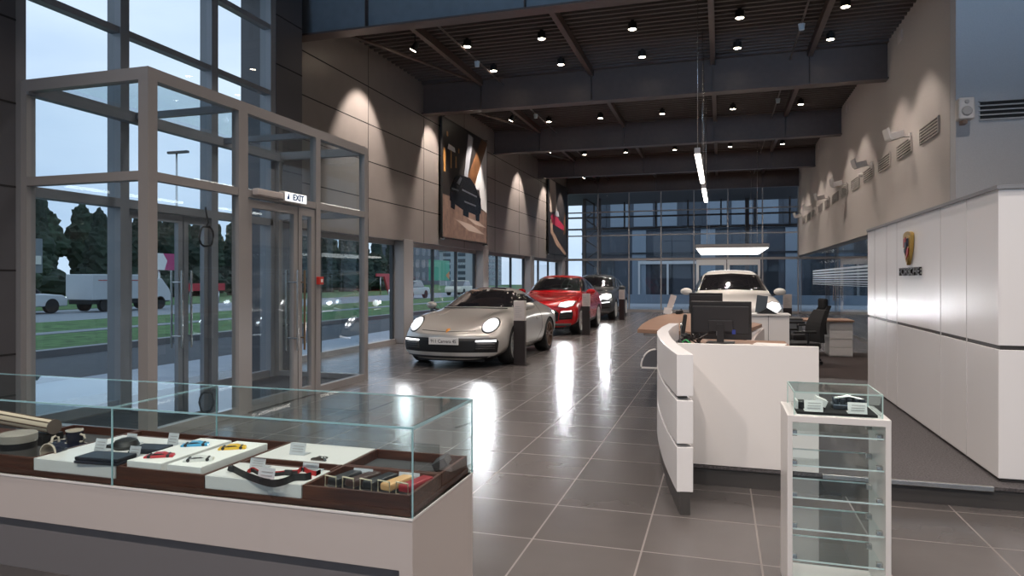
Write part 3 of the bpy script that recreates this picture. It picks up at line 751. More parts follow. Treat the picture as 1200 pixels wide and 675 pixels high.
# ---- silver coupe
def stations_coupe():
    bt = [(.66, .14), (0, .14)]
    return [
     (0.00, .30, T((0, .53), (.30, .53), (.55, .52), (.70, .51), (.80, .46), (.84, .36), (.82, .22), (.52, .15), (0, .15))),
     (0.05, .30, T((0, .58), (.30, .58), (.57, .58), (.74, .56), (.85, .50), (.88, .38), (.86, .22), (.56, .14), (0, .14))),
     (0.25, .22, T((0, .66), (.33, .67), (.58, .73), (.76, .71), (.88, .58), (.92, .42), (.90, .24), (.60, .13), (0, .13))),
     (0.60, .08, T((0, .73), (.33, .75), (.60, .85), (.79, .83), (.92, .68), (.94, .48), (.92, .25), (.65, .13), (0, .13))),
     (1.00, .0, T((0, .80), (.33, .82), (.62, .89), (.80, .87), (.935, .73), (.945, .5), (.93, .25), (.66, .13), (0, .13))),
     (1.40, .0, T((0, .89), (.36, .89), (.64, .91), (.79, .88), (.91, .76), (.92, .5), (.91, .24), (.66, .13), (0, .13))),
     (1.62, .0, T((0, .98), (.38, .97), (.65, .94), (.78, .89), (.895, .77), (.91, .5), (.90, .22), (.66, .13), (0, .13))),
     (2.20, .0, T((0, 1.28), (.32, 1.275), (.55, 1.22), (.76, .93), (.885, .79), (.90, .5), (.89, .21), (.66, .13), (0, .13))),
     (2.55, .0, T((0, 1.325), (.32, 1.315), (.57, 1.26), (.76, .94), (.885, .80), (.90, .5), (.89, .21), (.66, .13), (0, .13))),
     (3.00, .0, T((0, 1.30), (.32, 1.29), (.56, 1.23), (.76, .96), (.91, .82), (.92, .52), (.90, .22), (.66, .13), (0, .13))),
     (3.45, .0, T((0, 1.19), (.30, 1.18), (.50, 1.13), (.72, .98), (.95, .83), (.97, .55), (.94, .25), (.66, .14), (0, .14))),
     (3.95, .0, T((0, 1.02), (.32, 1.01), (.52, .98), (.74, .93), (.93, .80), (.95, .56), (.92, .28), (.66, .18), (0, .18))),
     (4.35, -.12, T((0, .90), (.35, .89), (.58, .88), (.74, .85), (.86, .75), (.89, .55), (.86, .32), (.60, .24), (0, .24))),
     (4.52, -.25, T((0, .72), (.35, .72), (.58, .71), (.72, .70), (.80, .64), (.82, .52), (.80, .38), (.56, .30), (0, .30)))]
SIL = paint('silver_paint', (.53, .505, .47), .5, .32)
def headlamp_light(parent, x, y, z, watts, tx=0):
    return spot('headlight_beam', (x, y, z), (x+tx, y-10, z-1.9), watts, 60, .8, (.93, .96, 1.0), .09, parent)
def coupe(loc, label):
    c = thing('sports_car', label, 'car', loc)
    body, bvh = make_body(stations_coupe(), [(.98, .34, .95, .62), (3.43, .35, .98, .62)], SIL, c)
    G = 'front'
    patch(bvh, [(-.69, .955), (0, .965), (.69, .955), (.62, 1.08), (.54, 1.20), (.46, 1.245), (0, 1.272), (-.46, 1.245), (-.54, 1.20), (-.62, 1.08)], G, 'windscreen', CARG, c)
    patch(bvh, [(-.32, 2.35), (.32, 2.35), (.34, 3.0), (-.34, 3.0)], 'top', 'roof_glass', CARG, c)
    for s in (1, -1):
        patch(bvh, [(1.72, .955), (3.30, 1.02), (3.02, 1.12), (2.65, 1.185), (2.35, 1.185), (2.0, 1.08)], 'side', 'side_window', CARG, c, side=s)
        patch(bvh, line([(1.62, .90), (1.55, .6), (1.60, .30), (2.60, .27), (2.90, .5), (2.93, .98)], .012), 'side', 'door_gap', BLACK, c, .002, .05, s)
        patch(bvh, [(2.55, .70), (2.80, .73), (2.80, .755), (2.55, .735)], 'side', 'door_handle', SIL, c, .02, .05, s)
        h = patch(bvh, ell(s*.67, .70, .128, .122), G, 'headlight_rim', BLACK, c, .006)
        h = patch(bvh, ell(s*.67, .70, .110, .104), G, 'headlight', HEADG, c, .014)
        for dx in (-.045, .045):
            for dz in (-.04, .04): patch(bvh, ell(s*.67+dx, .70+dz, .022, .022, 12), G, 'headlight_point', HEADP, h, .022, .02)
        patch(bvh, [(s*.50, .445), (s*.80, .445), (s*.80, .475), (s*.50, .468)], G, 'daytime_light', DRL, c, .018)
        patch(bvh, [(s*.48, .30), (s*.80, .30), (s*.83, .43), (s*.50, .43)], G, 'air_intake_side', BLACK, c, .010)
        ls = MB()
        for z in (.33, .365, .40): patch(bvh, [(s*.50, z), (s*.79, z), (s*.79, z+.010), (s*.50, z+.010)], G, 'intake_slat', DGREY, c, .016)
        mirror_part(c, s*.86, 1.72, .98, s, SIL, .9)
        spot_ = headlamp_light(c, s*.67, -.03, .69, HEAD_W, s*.3)
    patch(bvh, [(-.82, .27), (.82, .27), (.84, .44), (.80, .50), (0, .505), (-.80, .50), (-.84, .44)], G, 'bumper_grille', mat('grille_black', (.008, .008, .009), .5), c, .004)
    patch(bvh, [(-.80, .175), (.80, .175), (.80, .21), (-.80, .21)], G, 'front_lip', BLACK, c, .01)
    pl = MB().box(-.26, .26, -.035, -.015, .40, .515, .004).build('number_plate', PAPER, c, False)
    t_ = textmesh('plate_lettering', '911 Carrera 4S', .078, BLACK, facing((0, -.037, .455), (1, 0, 0), (0, 0, 1)), None, .002, .92)
    t_.parent = pl
    patch(bvh, shield(0, .615, .06, .055), G, 'hood_badge', mat('badge_orange', (.75, .28, .03), .4), c, .008, .02)
    patch(bvh, line([(-.46, .80), (-.42, 1.2), (-.5, 1.45)], .01), 'top', 'hood_crease', SIL, c, .004)
    patch(bvh, line([(.46, .80), (.42, 1.2), (.5, 1.45)], .01), 'top', 'hood_crease', SIL, c, .004)
    patch(bvh, line([(-.48, .62), (0, .60), (.48, .62)], .008), G, 'hood_gap', BLACK, c, .002)
    MB().box(-.62, .62, 1.50, 1.53, .935, .95).build('wiper', BLACK, c, False)
    RS = mat('rim_silver', (.66, .65, .63), .35, .5)
    for s in (1, -1):
        wheel(c, s*.80, .98, .34, .24, s, RS); wheel(c, s*.80, 3.43, .35, .27, s, mat('rim_bronze', (.32, .22, .17), .3, .9))
    MB().box(-.6, .6, .3, 4.2, .10, .16).build('underbody', BLACK, c, False)
    return c
coupe((-4.33, 10.42, 0), 'silver two-door sports car with round headlights on, nearest of the parked cars')
# ---- SUVs
def stations_suv():
    return [
     (0.00, .30, T((0, .80), (.35, .80), (.60, .79), (.76, .77), (.86, .68), (.91, .52), (.89, .32), (.6, .23), (0, .23))),
     (0.06, .30, T((0, .88), (.36, .88), (.62, .88), (.80, .85), (.91, .74), (.95, .53), (.93, .31), (.62, .22), (0, .22))),
     (0.25, .22, T((0, .96), (.38, .97), (.66, 1.0), (.83, .95), (.95, .80), (.985, .55), (.97, .30), (.66, .22), (0, .22))),
     (0.65, .06, T((0, 1.04), (.40, 1.05), (.70, 1.09), (.86, 1.03), (.98, .88), (1.0, .58), (.98, .30), (.66, .22), (0, .22))),
     (1.20, .0, T((0, 1.10), (.40, 1.11), (.72, 1.13), (.88, 1.07), (.985, .93), (1.0, .6), (.98, .30), (.66, .22), (0, .22))),
     (1.55, .0, T((0, 1.15), (.42, 1.15), (.74, 1.14), (.88, 1.08), (.975, .95), (.98, .6), (.97, .28), (.66, .22), (0, .22))),
     (1.78, .0, T((0, 1.27), (.42, 1.26), (.73, 1.20), (.88, 1.10), (.97, .96), (.975, .6), (.965, .27), (.66, .22), (0, .22))),
     (2.40, .0, T((0, 1.67), (.40, 1.665), (.68, 1.60), (.86, 1.13), (.965, .98), (.97, .6), (.96, .26), (.66, .22), (0, .22))),
     (2.80, .0, T((0, 1.715), (.40, 1.71), (.70, 1.645), (.865, 1.15), (.965, 1.0), (.97, .6), (.96, .26), (.66, .22), (0, .22))),
     (3.60, .0, T((0, 1.70), (.38, 1.695), (.65, 1.62), (.87, 1.17), (.975, 1.02), (.98, .6), (.97, .27), (.66, .22), (0, .22))),
     (4.20, .0, T((0, 1.62), (.36, 1.61), (.60, 1.52), (.85, 1.20), (.985, 1.03), (1.0, .62), (.98, .30), (.66, .24), (0, .24))),
     (4.60, -.05, T((0, 1.40), (.36, 1.39), (.62, 1.33), (.82, 1.18), (.94, 1.02), (.97, .65), (.95, .34), (.66, .28), (0, .28))),
     (4.85, -.18, T((0, 1.12), (.36, 1.12), (.62, 1.10), (.80, 1.05), (.90, .95), (.93, .66), (.90, .38), (.62, .30), (0, .30))),
     (4.93, -.25, T((0, .9), (.36, .9), (.6, .88), (.74, .86), (.82, .78), (.86, .62), (.84, .42), (.6, .34), (0, .34)))]
def suv(loc, label, pm, sc, kind, rz=0, headw=HEAD_W, rimm=None, plate=False):
    c = thing('suv_car', label, 'car', loc, rz=rz)
    k = sc; r = .385*k; fa_, ra_ = .98*k, 3.88*k
    body, bvh = make_body(stations_suv(), [(fa_, r, 1.0*k, .66*k), (ra_, r, 1.0*k, .66*k)], pm, c, (k, k, k if kind != 'macan' else k*.985))
    def sp_(P): return [(a*k, b*k) for a, b in P]
    G = 'front'; GR = mat('grille_black', (.008, .008, .009), .5)
    patch(bvh, sp_([(-.76, 1.205), (0, 1.235), (.76, 1.205), (.69, 1.42), (.61, 1.575), (0, 1.615), (-.61, 1.575), (-.69, 1.42)]), G, 'windscreen', CARG, c)
    for s in (1, -1):
        patch(bvh, sp_([(1.92, 1.17), (4.15, 1.25), (3.95, 1.42), (3.4, 1.54), (2.6, 1.56), (2.3, 1.44)]), 'side', 'side_window', CARG, c, side=s)
        patch(bvh, sp_(line([(2.78, 1.56), (2.80, 1.2)], .05)), 'side', 'window_pillar', BLACK, c, .010, .05, s)
        patch(bvh, sp_(line([(1.75, 1.1), (1.68, .7), (1.72, .38), (3.3, .36), (3.55, .7), (3.60, 1.2)], .012)), 'side', 'door_gap', BLACK, c, .002, .06, s)
        patch(bvh, sp_(line([(2.77, 1.16), (2.72, .37)], .010)), 'side', 'door_gap', BLACK, c, .002, .06, s)
        patch(bvh, sp_([(1.4, .25), (3.5, .25), (3.5, .37), (1.4, .37)]), 'side', 'sill_cladding', DGREY, c, .008, .08, s)
        if kind == 'macan':
            hl = [(s*.50, .80), (s*.56, .90), (s*.74, .94), (s*.88, .93), (s*.86, .82), (s*.70, .77)]
        else:
            hl = [(s*.56, .78), (s*.56, .93), (s*.70, .985), (s*.86, .95), (s*.89, .84), (s*.78, .75)]
        patch(bvh, sp_([((a-s*.70)*1.12+s*.70, (b-.86)*1.14+.86) for a, b in hl]), G, 'headlight_rim', BLACK, c, .006)
        h = patch(bvh, sp_(hl), G, 'headlight', HEADG, c, .014)
        patch(bvh, sp_(ell(s*.72, .86, .06, .045, 16)), G, 'headlight_point', HEADP, h, .022, .03)
        patch(bvh, sp_([(s*.52, .44), (s*.86, .46), (s*.88, .66), (s*.74, .68), (s*.54, .62)]), G, 'air_intake_side', GR, c, .008)
        for z in (.50, .56): patch(bvh, sp_([(s*.56, z), (s*.85, z+.01), (s*.85, z+.022), (s*.56, z+.012)]), G, 'intake_slat', DGREY, c, .014)
        patch(bvh, sp_([(s*.58, .64), (s*.84, .665), (s*.84, .69), (s*.58, .665)]), G, 'daytime_light', DRL, c, .018)
        mirror_part(c, s*.93*k, 1.98*k, 1.18*k, s, pm, 1.15*k)
        headlamp_light(c, s*.72*k, -.02, .85*k, headw, s*.3)
        rm = rimm or mat('rim_silver', (.66, .65, .63), .35, .5)
        wheel(c, s*.84*k, fa_, r, .27*k, s, rm); wheel(c, s*.84*k, ra_, r, .27*k, s, rm)
    patch(bvh, sp_([(-.50, .40), (.50, .40), (.52, .64), (.44, .70), (-.44, .70), (-.52, .64)]), G, 'front_grille', GR, c, .008)
    for z in (.46, .52, .58, .64): patch(bvh, sp_([(-.46, z), (.46, z), (.46, z+.012), (-.46, z+.012)]), G, 'grille_slat', DGREY, c, .014)
    patch(bvh, sp_([(-.80, .27), (.80, .27), (.84, .34), (-.84, .34)]), G, 'front_skid_plate', DGREY, c, .008)
    patch(bvh, [(a*k, b*k) for a, b in shield(0, .85, .07, .075)], G, 'hood_badge', GOLD, c, .008, .02)
    patch(bvh, sp_(line([(-.50, .6), (-.52, 1.2), (-.6, 1.5)], .012)), 'top', 'hood_crease', pm, c, .005)
    patch(bvh, sp_(line([(.50, .6), (.52, 1.2), (.6, 1.5)], .012)), 'top', 'hood_crease', pm, c, .005)
    MB().box(-.7*k, .7*k, 1.66*k, 1.69*k, 1.155*k, 1.17*k).build('wiper', BLACK, c, False)
    MB().box(-.6*k, .6*k, .4*k, 4.5*k, .16*k, .24*k).build('underbody', BLACK, c, False)
    return c
suv((-4.52, 17.30, 0), 'glossy red sport utility car with bright headlights, behind the silver coupe', paint('red_paint', (.50, .006, .010), .15, .25), .955, 'macan')
suv((-4.62, 24.2, 0), 'dark grey sport utility car with lit headlights, furthest in the parked row', paint('graphite_paint', (.055, .058, .062), .5, .3), .985, 'cayenne')
suv((.38, 15.25, 0), 'white sport utility car facing the camera behind the reception desks', paint('white_paint', (.74, .71, .67), 0, .3), 1.0, 'cayenne', rz=math.radians(3), headw=60)
# info pillars beside the cars
def pillar(loc, label):
    o = thing('information_pillar', label, 'information stand', loc, 'information pillars beside the cars')
    MB().box(-.10, .10, -.05, .05, .0, .76, .004).box(-.16, .16, -.11, .11, 0, .012).build('post', mat('pillar_brown', (.022, .015, .014), .45), o, False)
    MB().box(-.10, .10, -.05, .05, .76, 1.10, .004).build('card_panel', GREIGE, o, False)
    b = MB()
    for k in range(6): b.box(-.07, .05-.02*(k % 3), -.053, -.05, .82+k*.035, .828+k*.035)
    b.build('printed_line', mat('print_grey', (.35, .33, .32), .6), o, False)
    return o
pillar((-3.30, 11.33, 0), 'dark information pillar with pale card beside the silver coupe')
pillar((-3.40, 17.95, 0), 'dark information pillar with pale card beside the red car')
pillar((-3.42, 25.0, 0), 'dark information pillar with pale card beside the dark grey car')
pillar((1.60, 18.3, 0), 'dark information pillar with pale card at right of the white car')
# ================================================================== reception counter
def bez(p0, p1, p2, n):
    return [(p0[0]*(1-t)**2+2*p1[0]*t*(1-t)+p2[0]*t*t, p0[1]*(1-t)**2+2*p1[1]*t*(1-t)+p2[1]*t*t) for t in [k/n for k in range(n+1)]]
OUT = bez((-.258, 4.37), (-.47, 5.35), (-.545, 6.3), 18)+[(-.55, 6.9), (-.52, 7.5)]
def offset(path, d):
    R = []
    for i, p in enumerate(path):
        a = Vector(path[max(i-1, 0)]); b = Vector(path[min(i+1, len(path)-1)]); t = (b-a).normalized(); R.append((p[0]+t.y*d, p[1]-t.x*d))
    return R
INN = offset(OUT, .10); INP = offset(OUT, .02); INQ = offset(OUT, .082)
rc = thing('reception_counter', 'white reception counter with curved three-tier front and tall flat panel', 'counter', (-.2, 5.0, 0))
for z0, z1 in ((.143, .42), (.443, .711), (.738, .998)):
    MB().prism(OUT+INN[::-1], z0, z1).build('fascia_panel', WHITEG, rc, bevel=.003)
MB().prism(INP+INQ[::-1], 0, .145).build('plinth', DGREY, rc); MB().prism(INP[1:]+INQ[1:][::-1], .145, .98).build('core', DGREY, rc)
MB().box(-.30, .64, 5.05, 5.09, .15, 1.005).build('rear_panel', WHITE, rc, bevel=.002)
# inner work surface and desks
ik = thing('work_desk', 'low wooden inner desk behind the white reception panel', 'desk', (.3, 5.6, .145))
MB().box(-.30, .58, 5.12, 6.9, .86, .885).build('top', OAK, ik); MB().box(.5, .56, 5.15, 6.85, .146, .86).build('leg', DGREY, ik); MB().box(-.22, -.16, 5.6, 6.85, .146, .86).build('leg', DGREY, ik)
pz = .89
def Z(u, v, z=pz): p = at_z(u, v, z); return (p.x, p.y)
poly = [Z(747, 385.5), Z(800, 388), Z(870, 394), Z(881, 384), Z(893, 379.5), Z(884, 378), Z(850, 372), Z(812, 367.5), Z(787, 367), Z(772, 370), Z(761, 374.5), Z(752, 380)]
wd = thing('reception_desk', 'brown wooden reception desk top with rounded left end', 'desk', (-.3, 9, 0))
MB().prism(poly, pz-.045, pz).build('top', OAK, wd, bevel=.004)
inner = [(Vector(p)*.92+Vector((-.2, 9.6))*.08) for p in poly]
MB().prism([(p.x, p.y) for p in inner], pz-.085, pz-.045).build('edge_band', WHITE, wd)
lg = MB()
for x, y in ((-.55, 8.6), (.1, 9.2), (-.5, 10.6), (.2, 10.3)): lg.cyl((x, y, 0 if y > 9.9 else .146), (x, y, pz-.08), .03)
for (x, y) in ((-.55, 8.6), (.1, 9.2), (-.5, 10.6), (.2, 10.3)):
    MB().cyl((x, y, 0 if (y > 9.9 or x < -.1) else .146), (x, y, pz-.08), .03).build('leg', CHROME, wd)
lg.bm.free()
rs = MB(); c = at_y(769, 430, 8.0)
arc = [(c.x-.16*math.cos(a)*1.0, c.z+.0+.20*math.sin(a)) for a in [PI/2*k/10 for k in range(11)]]
rs.prism(arc+[(c.x+.3, c.z+.2), (c.x+.3, c.z)], 7.98, 8.03, 'Y').build('side_screen', mat('screen_grey', (.09, .09, .10), .35), wd)
rm = MB(); rm.tube([(x-.006, 7.99, z) for x, z in arc[::-1]]+[], .012, 8); rm.box(c.x-.165, c.x+.3, 7.975, 8.035, c.z-.02, c.z)
rm.build('screen_rim', WHITE, wd)
# side wing of the desk
sw = thing('desk_wing', 'curved grey side wing of the reception desk right of the big monitor', 'desk', (.5, 8.6, .146))
a = [Z(880, 396, .84), Z(884, 390, .84), Z(893, 381, .84)]
b_ = bez(a[0], (a[1][0]-.03, a[1][1]), a[2], 8)
MB().prism(b_+[(x+.03, y) for x, y in b_[::-1]], .30, .80).build('panel', GREIGE, sw)
# white cabinet behind the desk
wc = thing('storage_cabinet', 'white cabinet with pale top standing before the white car', 'cabinet', (.7, 10.3, 0))
MB().box(.38, .93, 10.35, 10.8, .012, .955).build('body', WHITE, wc); MB().box(.36, .95, 10.33, 10.82, .955, .975).build('top', WHITE, wc)
MB().box(.65, .655, 10.345, 10.352, .06, .95).build('door_gap', DGREY, wc)
# low filing box right of it
fb = thing('pedestal_unit', 'dark grey low unit between the white cabinet and the chairs', 'cabinet', (1.26, 13.6, .012))
MB().box(1.10, 1.42, 13.35, 13.95, .013, .74).build('body', mat('unit_grey', (.15, .16, .17), .5), fb); MB().box(1.09, 1.43, 13.34, 13.96, .74, .76).build('top', DGREY, fb)
# wooden topped desk with drawers
dk = thing('office_desk', 'white office desk with brown wooden top and drawer stack behind the chairs', 'desk', (1.9, 14.4, 0))
MB().box(1.02, 2.40, 14.1, 14.85, .67, .70).build('top', OAK, dk)
MB().box(1.98, 2.38, 14.16, 14.8, .013, .67).build('drawer_body', WHITE, dk)
for k in range(4):
    d = MB().box(1.99, 2.37, 14.14, 14.16, .03+k*.16, .18+k*.16, .003).build('drawer', WHITE, dk)
MB().box(1.05, 1.09, 14.16, 14.8, .013, .67).build('leg', CHROME, dk)
# ------------------------------------------------------------------ monitors
def monitor(loc, rz, w, h, name, label, tilt=.05, base=.12):
    o = thing(name, label, 'monitor', loc, rz=rz)
    MB().obox((0, 0, base+h/2), (w, .03, h), (tilt, 0, 0), .006).build('screen', BLACK, o, False)
    MB().obox((0, -.02, base+h/2+.005), (w*.93, .02, h*.72), (tilt, 0, 0), .006).obox((0, -.035, base+h*.35), (w*.4, .02, h*.3), (tilt, 0, 0), .005).build('back_cover', mat('monitor_back', (.016, .016, .018), .5), o, False)
    MB().box(-.03, .03, -.06, -.03, .01, base+h*.4).build('stand', BLACK, o, False)
    MB().box(-.12, .12, -.10, .08, 0, .012, .004).build('foot', BLACK, o, False)
    MB().box(-.035, .005, -.043, -.036, base+.035, base+.075).build('label_sticker', mat('sticker_grey', (.35, .35, .36), .5), o, False)
    MB().box(.10, .13, -.043, -.036, base+.05, base+.09).build('blue_sticker', mat('sticker_blue', (.02, .04, .25), .5), o, False)
    return o
monitor((.005, 6.52, .886), math.radians(-4), .53, .345, 'computer_monitor', 'large black monitor seen from behind on the reception desk', base=.035)
monitor((-.19, 9.8, .891), math.radians(3), .44, .28, 'computer_monitor', 'smaller black monitor just behind the large one', base=.11)
# equipment left of the monitor: handset, scanner, cables
p = at_z(804, 399, .886)
ph = thing('desk_phone', 'black phone handset standing at left of the large monitor', 'phone', (p.x, 6.3, .886))
MB().obox((p.x+.0, 6.3, 1.055), (.035, .03, .20), (0, .12, 0), .012).build('handset', BLACK, ph)
MB().box(p.x-.05, p.x+.06, 6.22, 6.40, .886, .93, .01).obox((p.x+.03, 6.3, .955), (.07, .05, .05), (0, .5, 0), .01).build('base', BLACK, ph)
hs = thing('desk_lamp_round', 'small round chrome object standing beside the phone handset', 'desk accessory', (p.x-.02, 6.45, .886))
MB().cyl((p.x-.03, 6.45, .886), (p.x-.03, 6.45, .90), .05).cyl((p.x-.03, 6.45, .90), (p.x-.03, 6.45, .98), .008).lathe([(.001, -.012), (.05, -.010), (.055, 0), (.05, .01), (.001, .012)], (p.x-.03, 6.45, 1.02), 'X', 20).build('disc', CHROME, hs)
cb = MB(); random.seed(3)
for k in range(5):
    pts = [(p.x+.02+.03*k, 6.15, .90)]
    for q_ in range(6): pts.append((p.x+.02+.035*k+random.uniform(-.05, .05), 6.1+random.uniform(-.04, .05), .90+random.uniform(0, .10)))
    cb.tube(pts, .008, 6)
tag(cb.build('desk_cables', BLACK), 'tangle of black cables beneath the large monitor', 'cable')
tag(MB().tube([(p.x+.02, 6.05, .89), (p.x+.0, 6.05, .93), (p.x+.03, 6.02, .95), (p.x+.07, 6.0, .92)], .006, 6).build('desk_cable', mat('cable_green', (.02, .35, .10), .5)), 'short green cable on the desk left of the monitor', 'cable')
tag(MB().obox((.17, 6.25, .893), (.20, .14, .012), (0, 0, .3)).build('paper_stack', PAPER), 'white papers lying at the foot of the large monitor', 'papers')
tag(MB().obox((.42, 6.45, .890), (.26, .20, .008), (0, 0, -.2)).build('paper_stack', PAPER), 'white papers lying on the desk right of the monitor', 'papers')
# card holder on the wooden desk
q0 = Z(784, 367)
ch = thing('card_holder', 'slanted brown and clear card holder standing at the desk edge', 'card holder', (q0[0], q0[1]-.2, pz))
MB().obox((q0[0]+.06, q0[1]-.25, pz+.20), (.10, .012, .24), (-.1, .30, 0)).build('card', GREIGE, ch)
MB().obox((q0[0]-.0, q0[1]-.25, pz+.05), (.13, .10, .10), (0, .15, 0)).build('clear_foot', WHITE, ch)
tag(MB().obox((q0[0]+.19, q0[1]-.30, pz+.035), (.12, .08, .07), (0, -.2, 0), .02).cyl((q0[0]+.13, q0[1]-.30, pz+.01), (q0[0]+.24, q0[1]-.30, pz+.07), .03).build('stapler', BLACK), 'small black desk item beside the slanted card holder', 'desk accessory')
# tablet phone on the cabinet
tb = thing('phone_console', 'dark upright phone console on top of the white cabinet', 'phone', (.56, 10.2, .975))
MB().obox((.57, 10.5, 1.11), (.15, .03, .25), (-.15, .12, 0), .006).build('screen', mat('console_dark', (.04, .05, .06), .35), tb)
MB().prism([(.50, .976), (.78, .976), (.74, 1.0), (.64, 1.06), (.54, 1.0)], 10.4, 10.58, 'Y').build('base', BLACK, tb)
# ------------------------------------------------------------------ chairs
def office_chair(loc, rz, label, seat=.46, back=.62, head=True):
    o = thing('office_chair', label, 'chair', loc, 'office chairs behind the reception', rz)
    MB().box(-.25, .25, -.25, .25, seat-.05, seat+.05, .03).build('seat', BLACKF, o, False)
    b = MB(); n = 8; prof = []
    for k in range(n+1):
        t = k/n; z = seat+.05+back*t; y = .24+.10*t-.05*math.sin(PI*t); w = .23*(1-.25*t**3)
        prof.append((y, z, w))
    for a, c in zip(prof[:-1], prof[1:]):
        vs = [b.bm.verts.new(q) for q in ((-a[2], a[0], a[1]), (a[2], a[0], a[1]), (c[2], c[0], c[1]), (-c[2], c[0], c[1]), (-a[2], a[0]+.07, a[1]), (a[2], a[0]+.07, a[1]), (c[2], c[0]+.07, c[1]), (-c[2], c[0]+.07, c[1]))]
        for f_ in ((0, 1, 2, 3), (7, 6, 5, 4), (0, 4, 5, 1), (3, 2, 6, 7), (0, 3, 7, 4), (1, 5, 6, 2)): b.bm.faces.new([vs[i] for i in f_])
    b.build('backrest', BLACKF, o, False)
    if head:
        MB().box(-.15, .15, .30, .37, seat+back-.02, seat+back+.17, .03).build('headrest', BLACKF, o, False)
    for s in (1, -1):
        MB().box(s*.30-.035, s*.30+.035, -.20, .14, seat+.20, seat+.235, .012).tube([(s*.22, .02, seat-.03), (s*.29, .02, seat-.02), (s*.30, .02, seat+.20)], .018).build('armrest', BLACK, o, False)
    MB().cyl((0, 0, .10), (0, 0, seat-.05), .03).cyl((0, 0, .06), (0, 0, .14), .05).build('column', CHROME, o, False)
    l = MB()
    for k in range(5):
        a = 2*PI*k/5+.3; l.tube([(0, 0, .11), (.30*math.cos(a), .30*math.sin(a), .075)], .022)
        MB().cyl((.30*math.cos(a)-.02*math.sin(a), .30*math.sin(a)+.02*math.cos(a), .028), (.30*math.cos(a)+.02*math.sin(a), .30*math.sin(a)-.02*math.cos(a), .028), .028).build('castor', BLACK, o, False)
    l.build('base', BLACK, o, False)
    return o
office_chair((1.12, 11.2, .012), math.radians(-70), 'black office chair nearer the camera, lower of the two behind the counter', .46, .48, False)
office_chair((1.36, 12.7, .012), math.radians(-75), 'black high-backed office chair with headrest, further of the two', .48, .48, True)
# ================================================================== small shelf display stand
sx0, sx1, sy0, sy1, sz = .29, .71, 3.32, 3.68, .85
ss = thing('display_stand', 'slim white display stand with glass shelves standing in front of the counter', 'display stand', (.5, 3.5, 0))
f = MB().box(sx0, sx0+.022, sy0, sy1, 0, sz).box(sx1-.022, sx1, sy0, sy1, 0, sz).box(sx0, sx1, sy0, sy1, sz-.03, sz).box(sx0, sx1, sy0, sy1, 0, .05)
f.build('frame', WHITE, ss, bevel=.002)
for z in (.765, .625, .48, .338, .197):
    s = MB().box(sx0+.024, sx1-.024, sy0+.02, sy1-.02, z-.006, z).build('shelf', CASEG, ss)
    MB().box(sx0+.024, sx1-.024, sy0+.017, sy0+.020, z-.006, z).build('shelf_edge', mat('shelf_edge_tint', (.55, .70, .70), .2), s); MB().box(sx0+.024, sx1-.024, sy1-.02, sy1-.017, z-.006, z).build('shelf_edge', mat('shelf_edge_tint', (.45, .62, .62), .2), s)
    for x in (sx0+.034, sx1-.034):
        for y in (sy0+.06, sy1-.07): MB().box(x-.012, x+.012, y-.012, y+.012, z-.016, z+.010, .002).build('shelf_clamp', CHROME, s)
MB().box(sx0+.022, sx1-.022, sy1-.014, sy1-.008, .05, sz-.03).build('back_pane', CASEG, ss)
gx0, gx1, gy0, gy1 = sx0+.03, sx1-.03, sy0+.02, sy1-.03
gb = thing('glass_box', 'small glass showcase box on top of the white display stand', 'showcase', (.5, 3.5, sz))
gp_ = MB().box(gx0, gx1, gy0, gy0+.005, sz, sz+.10).box(gx0, gx1, gy1-.005, gy1, sz, sz+.10).box(gx0, gx0+.005, gy0, gy1, sz, sz+.10).box(gx1-.005, gx1, gy0, gy1, sz, sz+.10).box(gx0, gx1, gy0, gy1, sz+.10, sz+.106)
gp_.build('pane', CASEG, gb)
e = MB()
for x in (gx0, gx1):
    for y in (gy0, gy1): e.box(x-.002, x+.002, y-.002, y+.002, sz, sz+.106)
for y in (gy0, gy1): e.box(gx0, gx1, y-.002, y+.002, sz+.101, sz+.106)
for x in (gx0, gx1): e.box(x-.002, x+.002, gy0, gy1, sz+.101, sz+.106)
e.build('glass_edge', mat('box_edge', (.45, .60, .57), .2), gb)
tag(MB().box(gx0+.015, gx1-.015, gy0+.02, gy1-.02, sz, sz+.012).build('fabric_pad', BLACKF), 'black fabric pad lining the small glass showcase', 'pad')
w_ = thing('boxed_watch', 'white and black boxed item with open lid in the small showcase', 'box', (.40, 3.47, sz+.012))
MB().box(.345, .44, 3.43, 3.50, sz+.013, sz+.045, .003).build('box', BLACK, w_); MB().box(.335, .345, 3.42, 3.51, sz+.013, sz+.05).obox((.445, 3.47, sz+.045), (.05, .07, .03), (0, .4, 0)).build('lid', PAPER, w_)
mc = thing('model_engine', 'small dark metal model with rows of cylinders in the small showcase', 'scale model', (.58, 3.50, sz+.012))
b = MB().box(.50, .64, 3.46, 3.55, sz+.013, sz+.035, .004)
for k in range(5): b.cyl((.515+k*.028, 3.475, sz+.035), (.515+k*.028, 3.475, sz+.06), .010, n=10); b.cyl((.515+k*.028, 3.535, sz+.035), (.515+k*.028, 3.535, sz+.06), .010, n=10)
b.build('block', mat('gunmetal', (.10, .12, .15), .3, .8), mc)
b = MB(); b.tube([(.51, 3.505, sz+.055), (.57, 3.505, sz+.068), (.635, 3.505, sz+.055)], .008, 8); b.build('pipe', CHROME, mc)
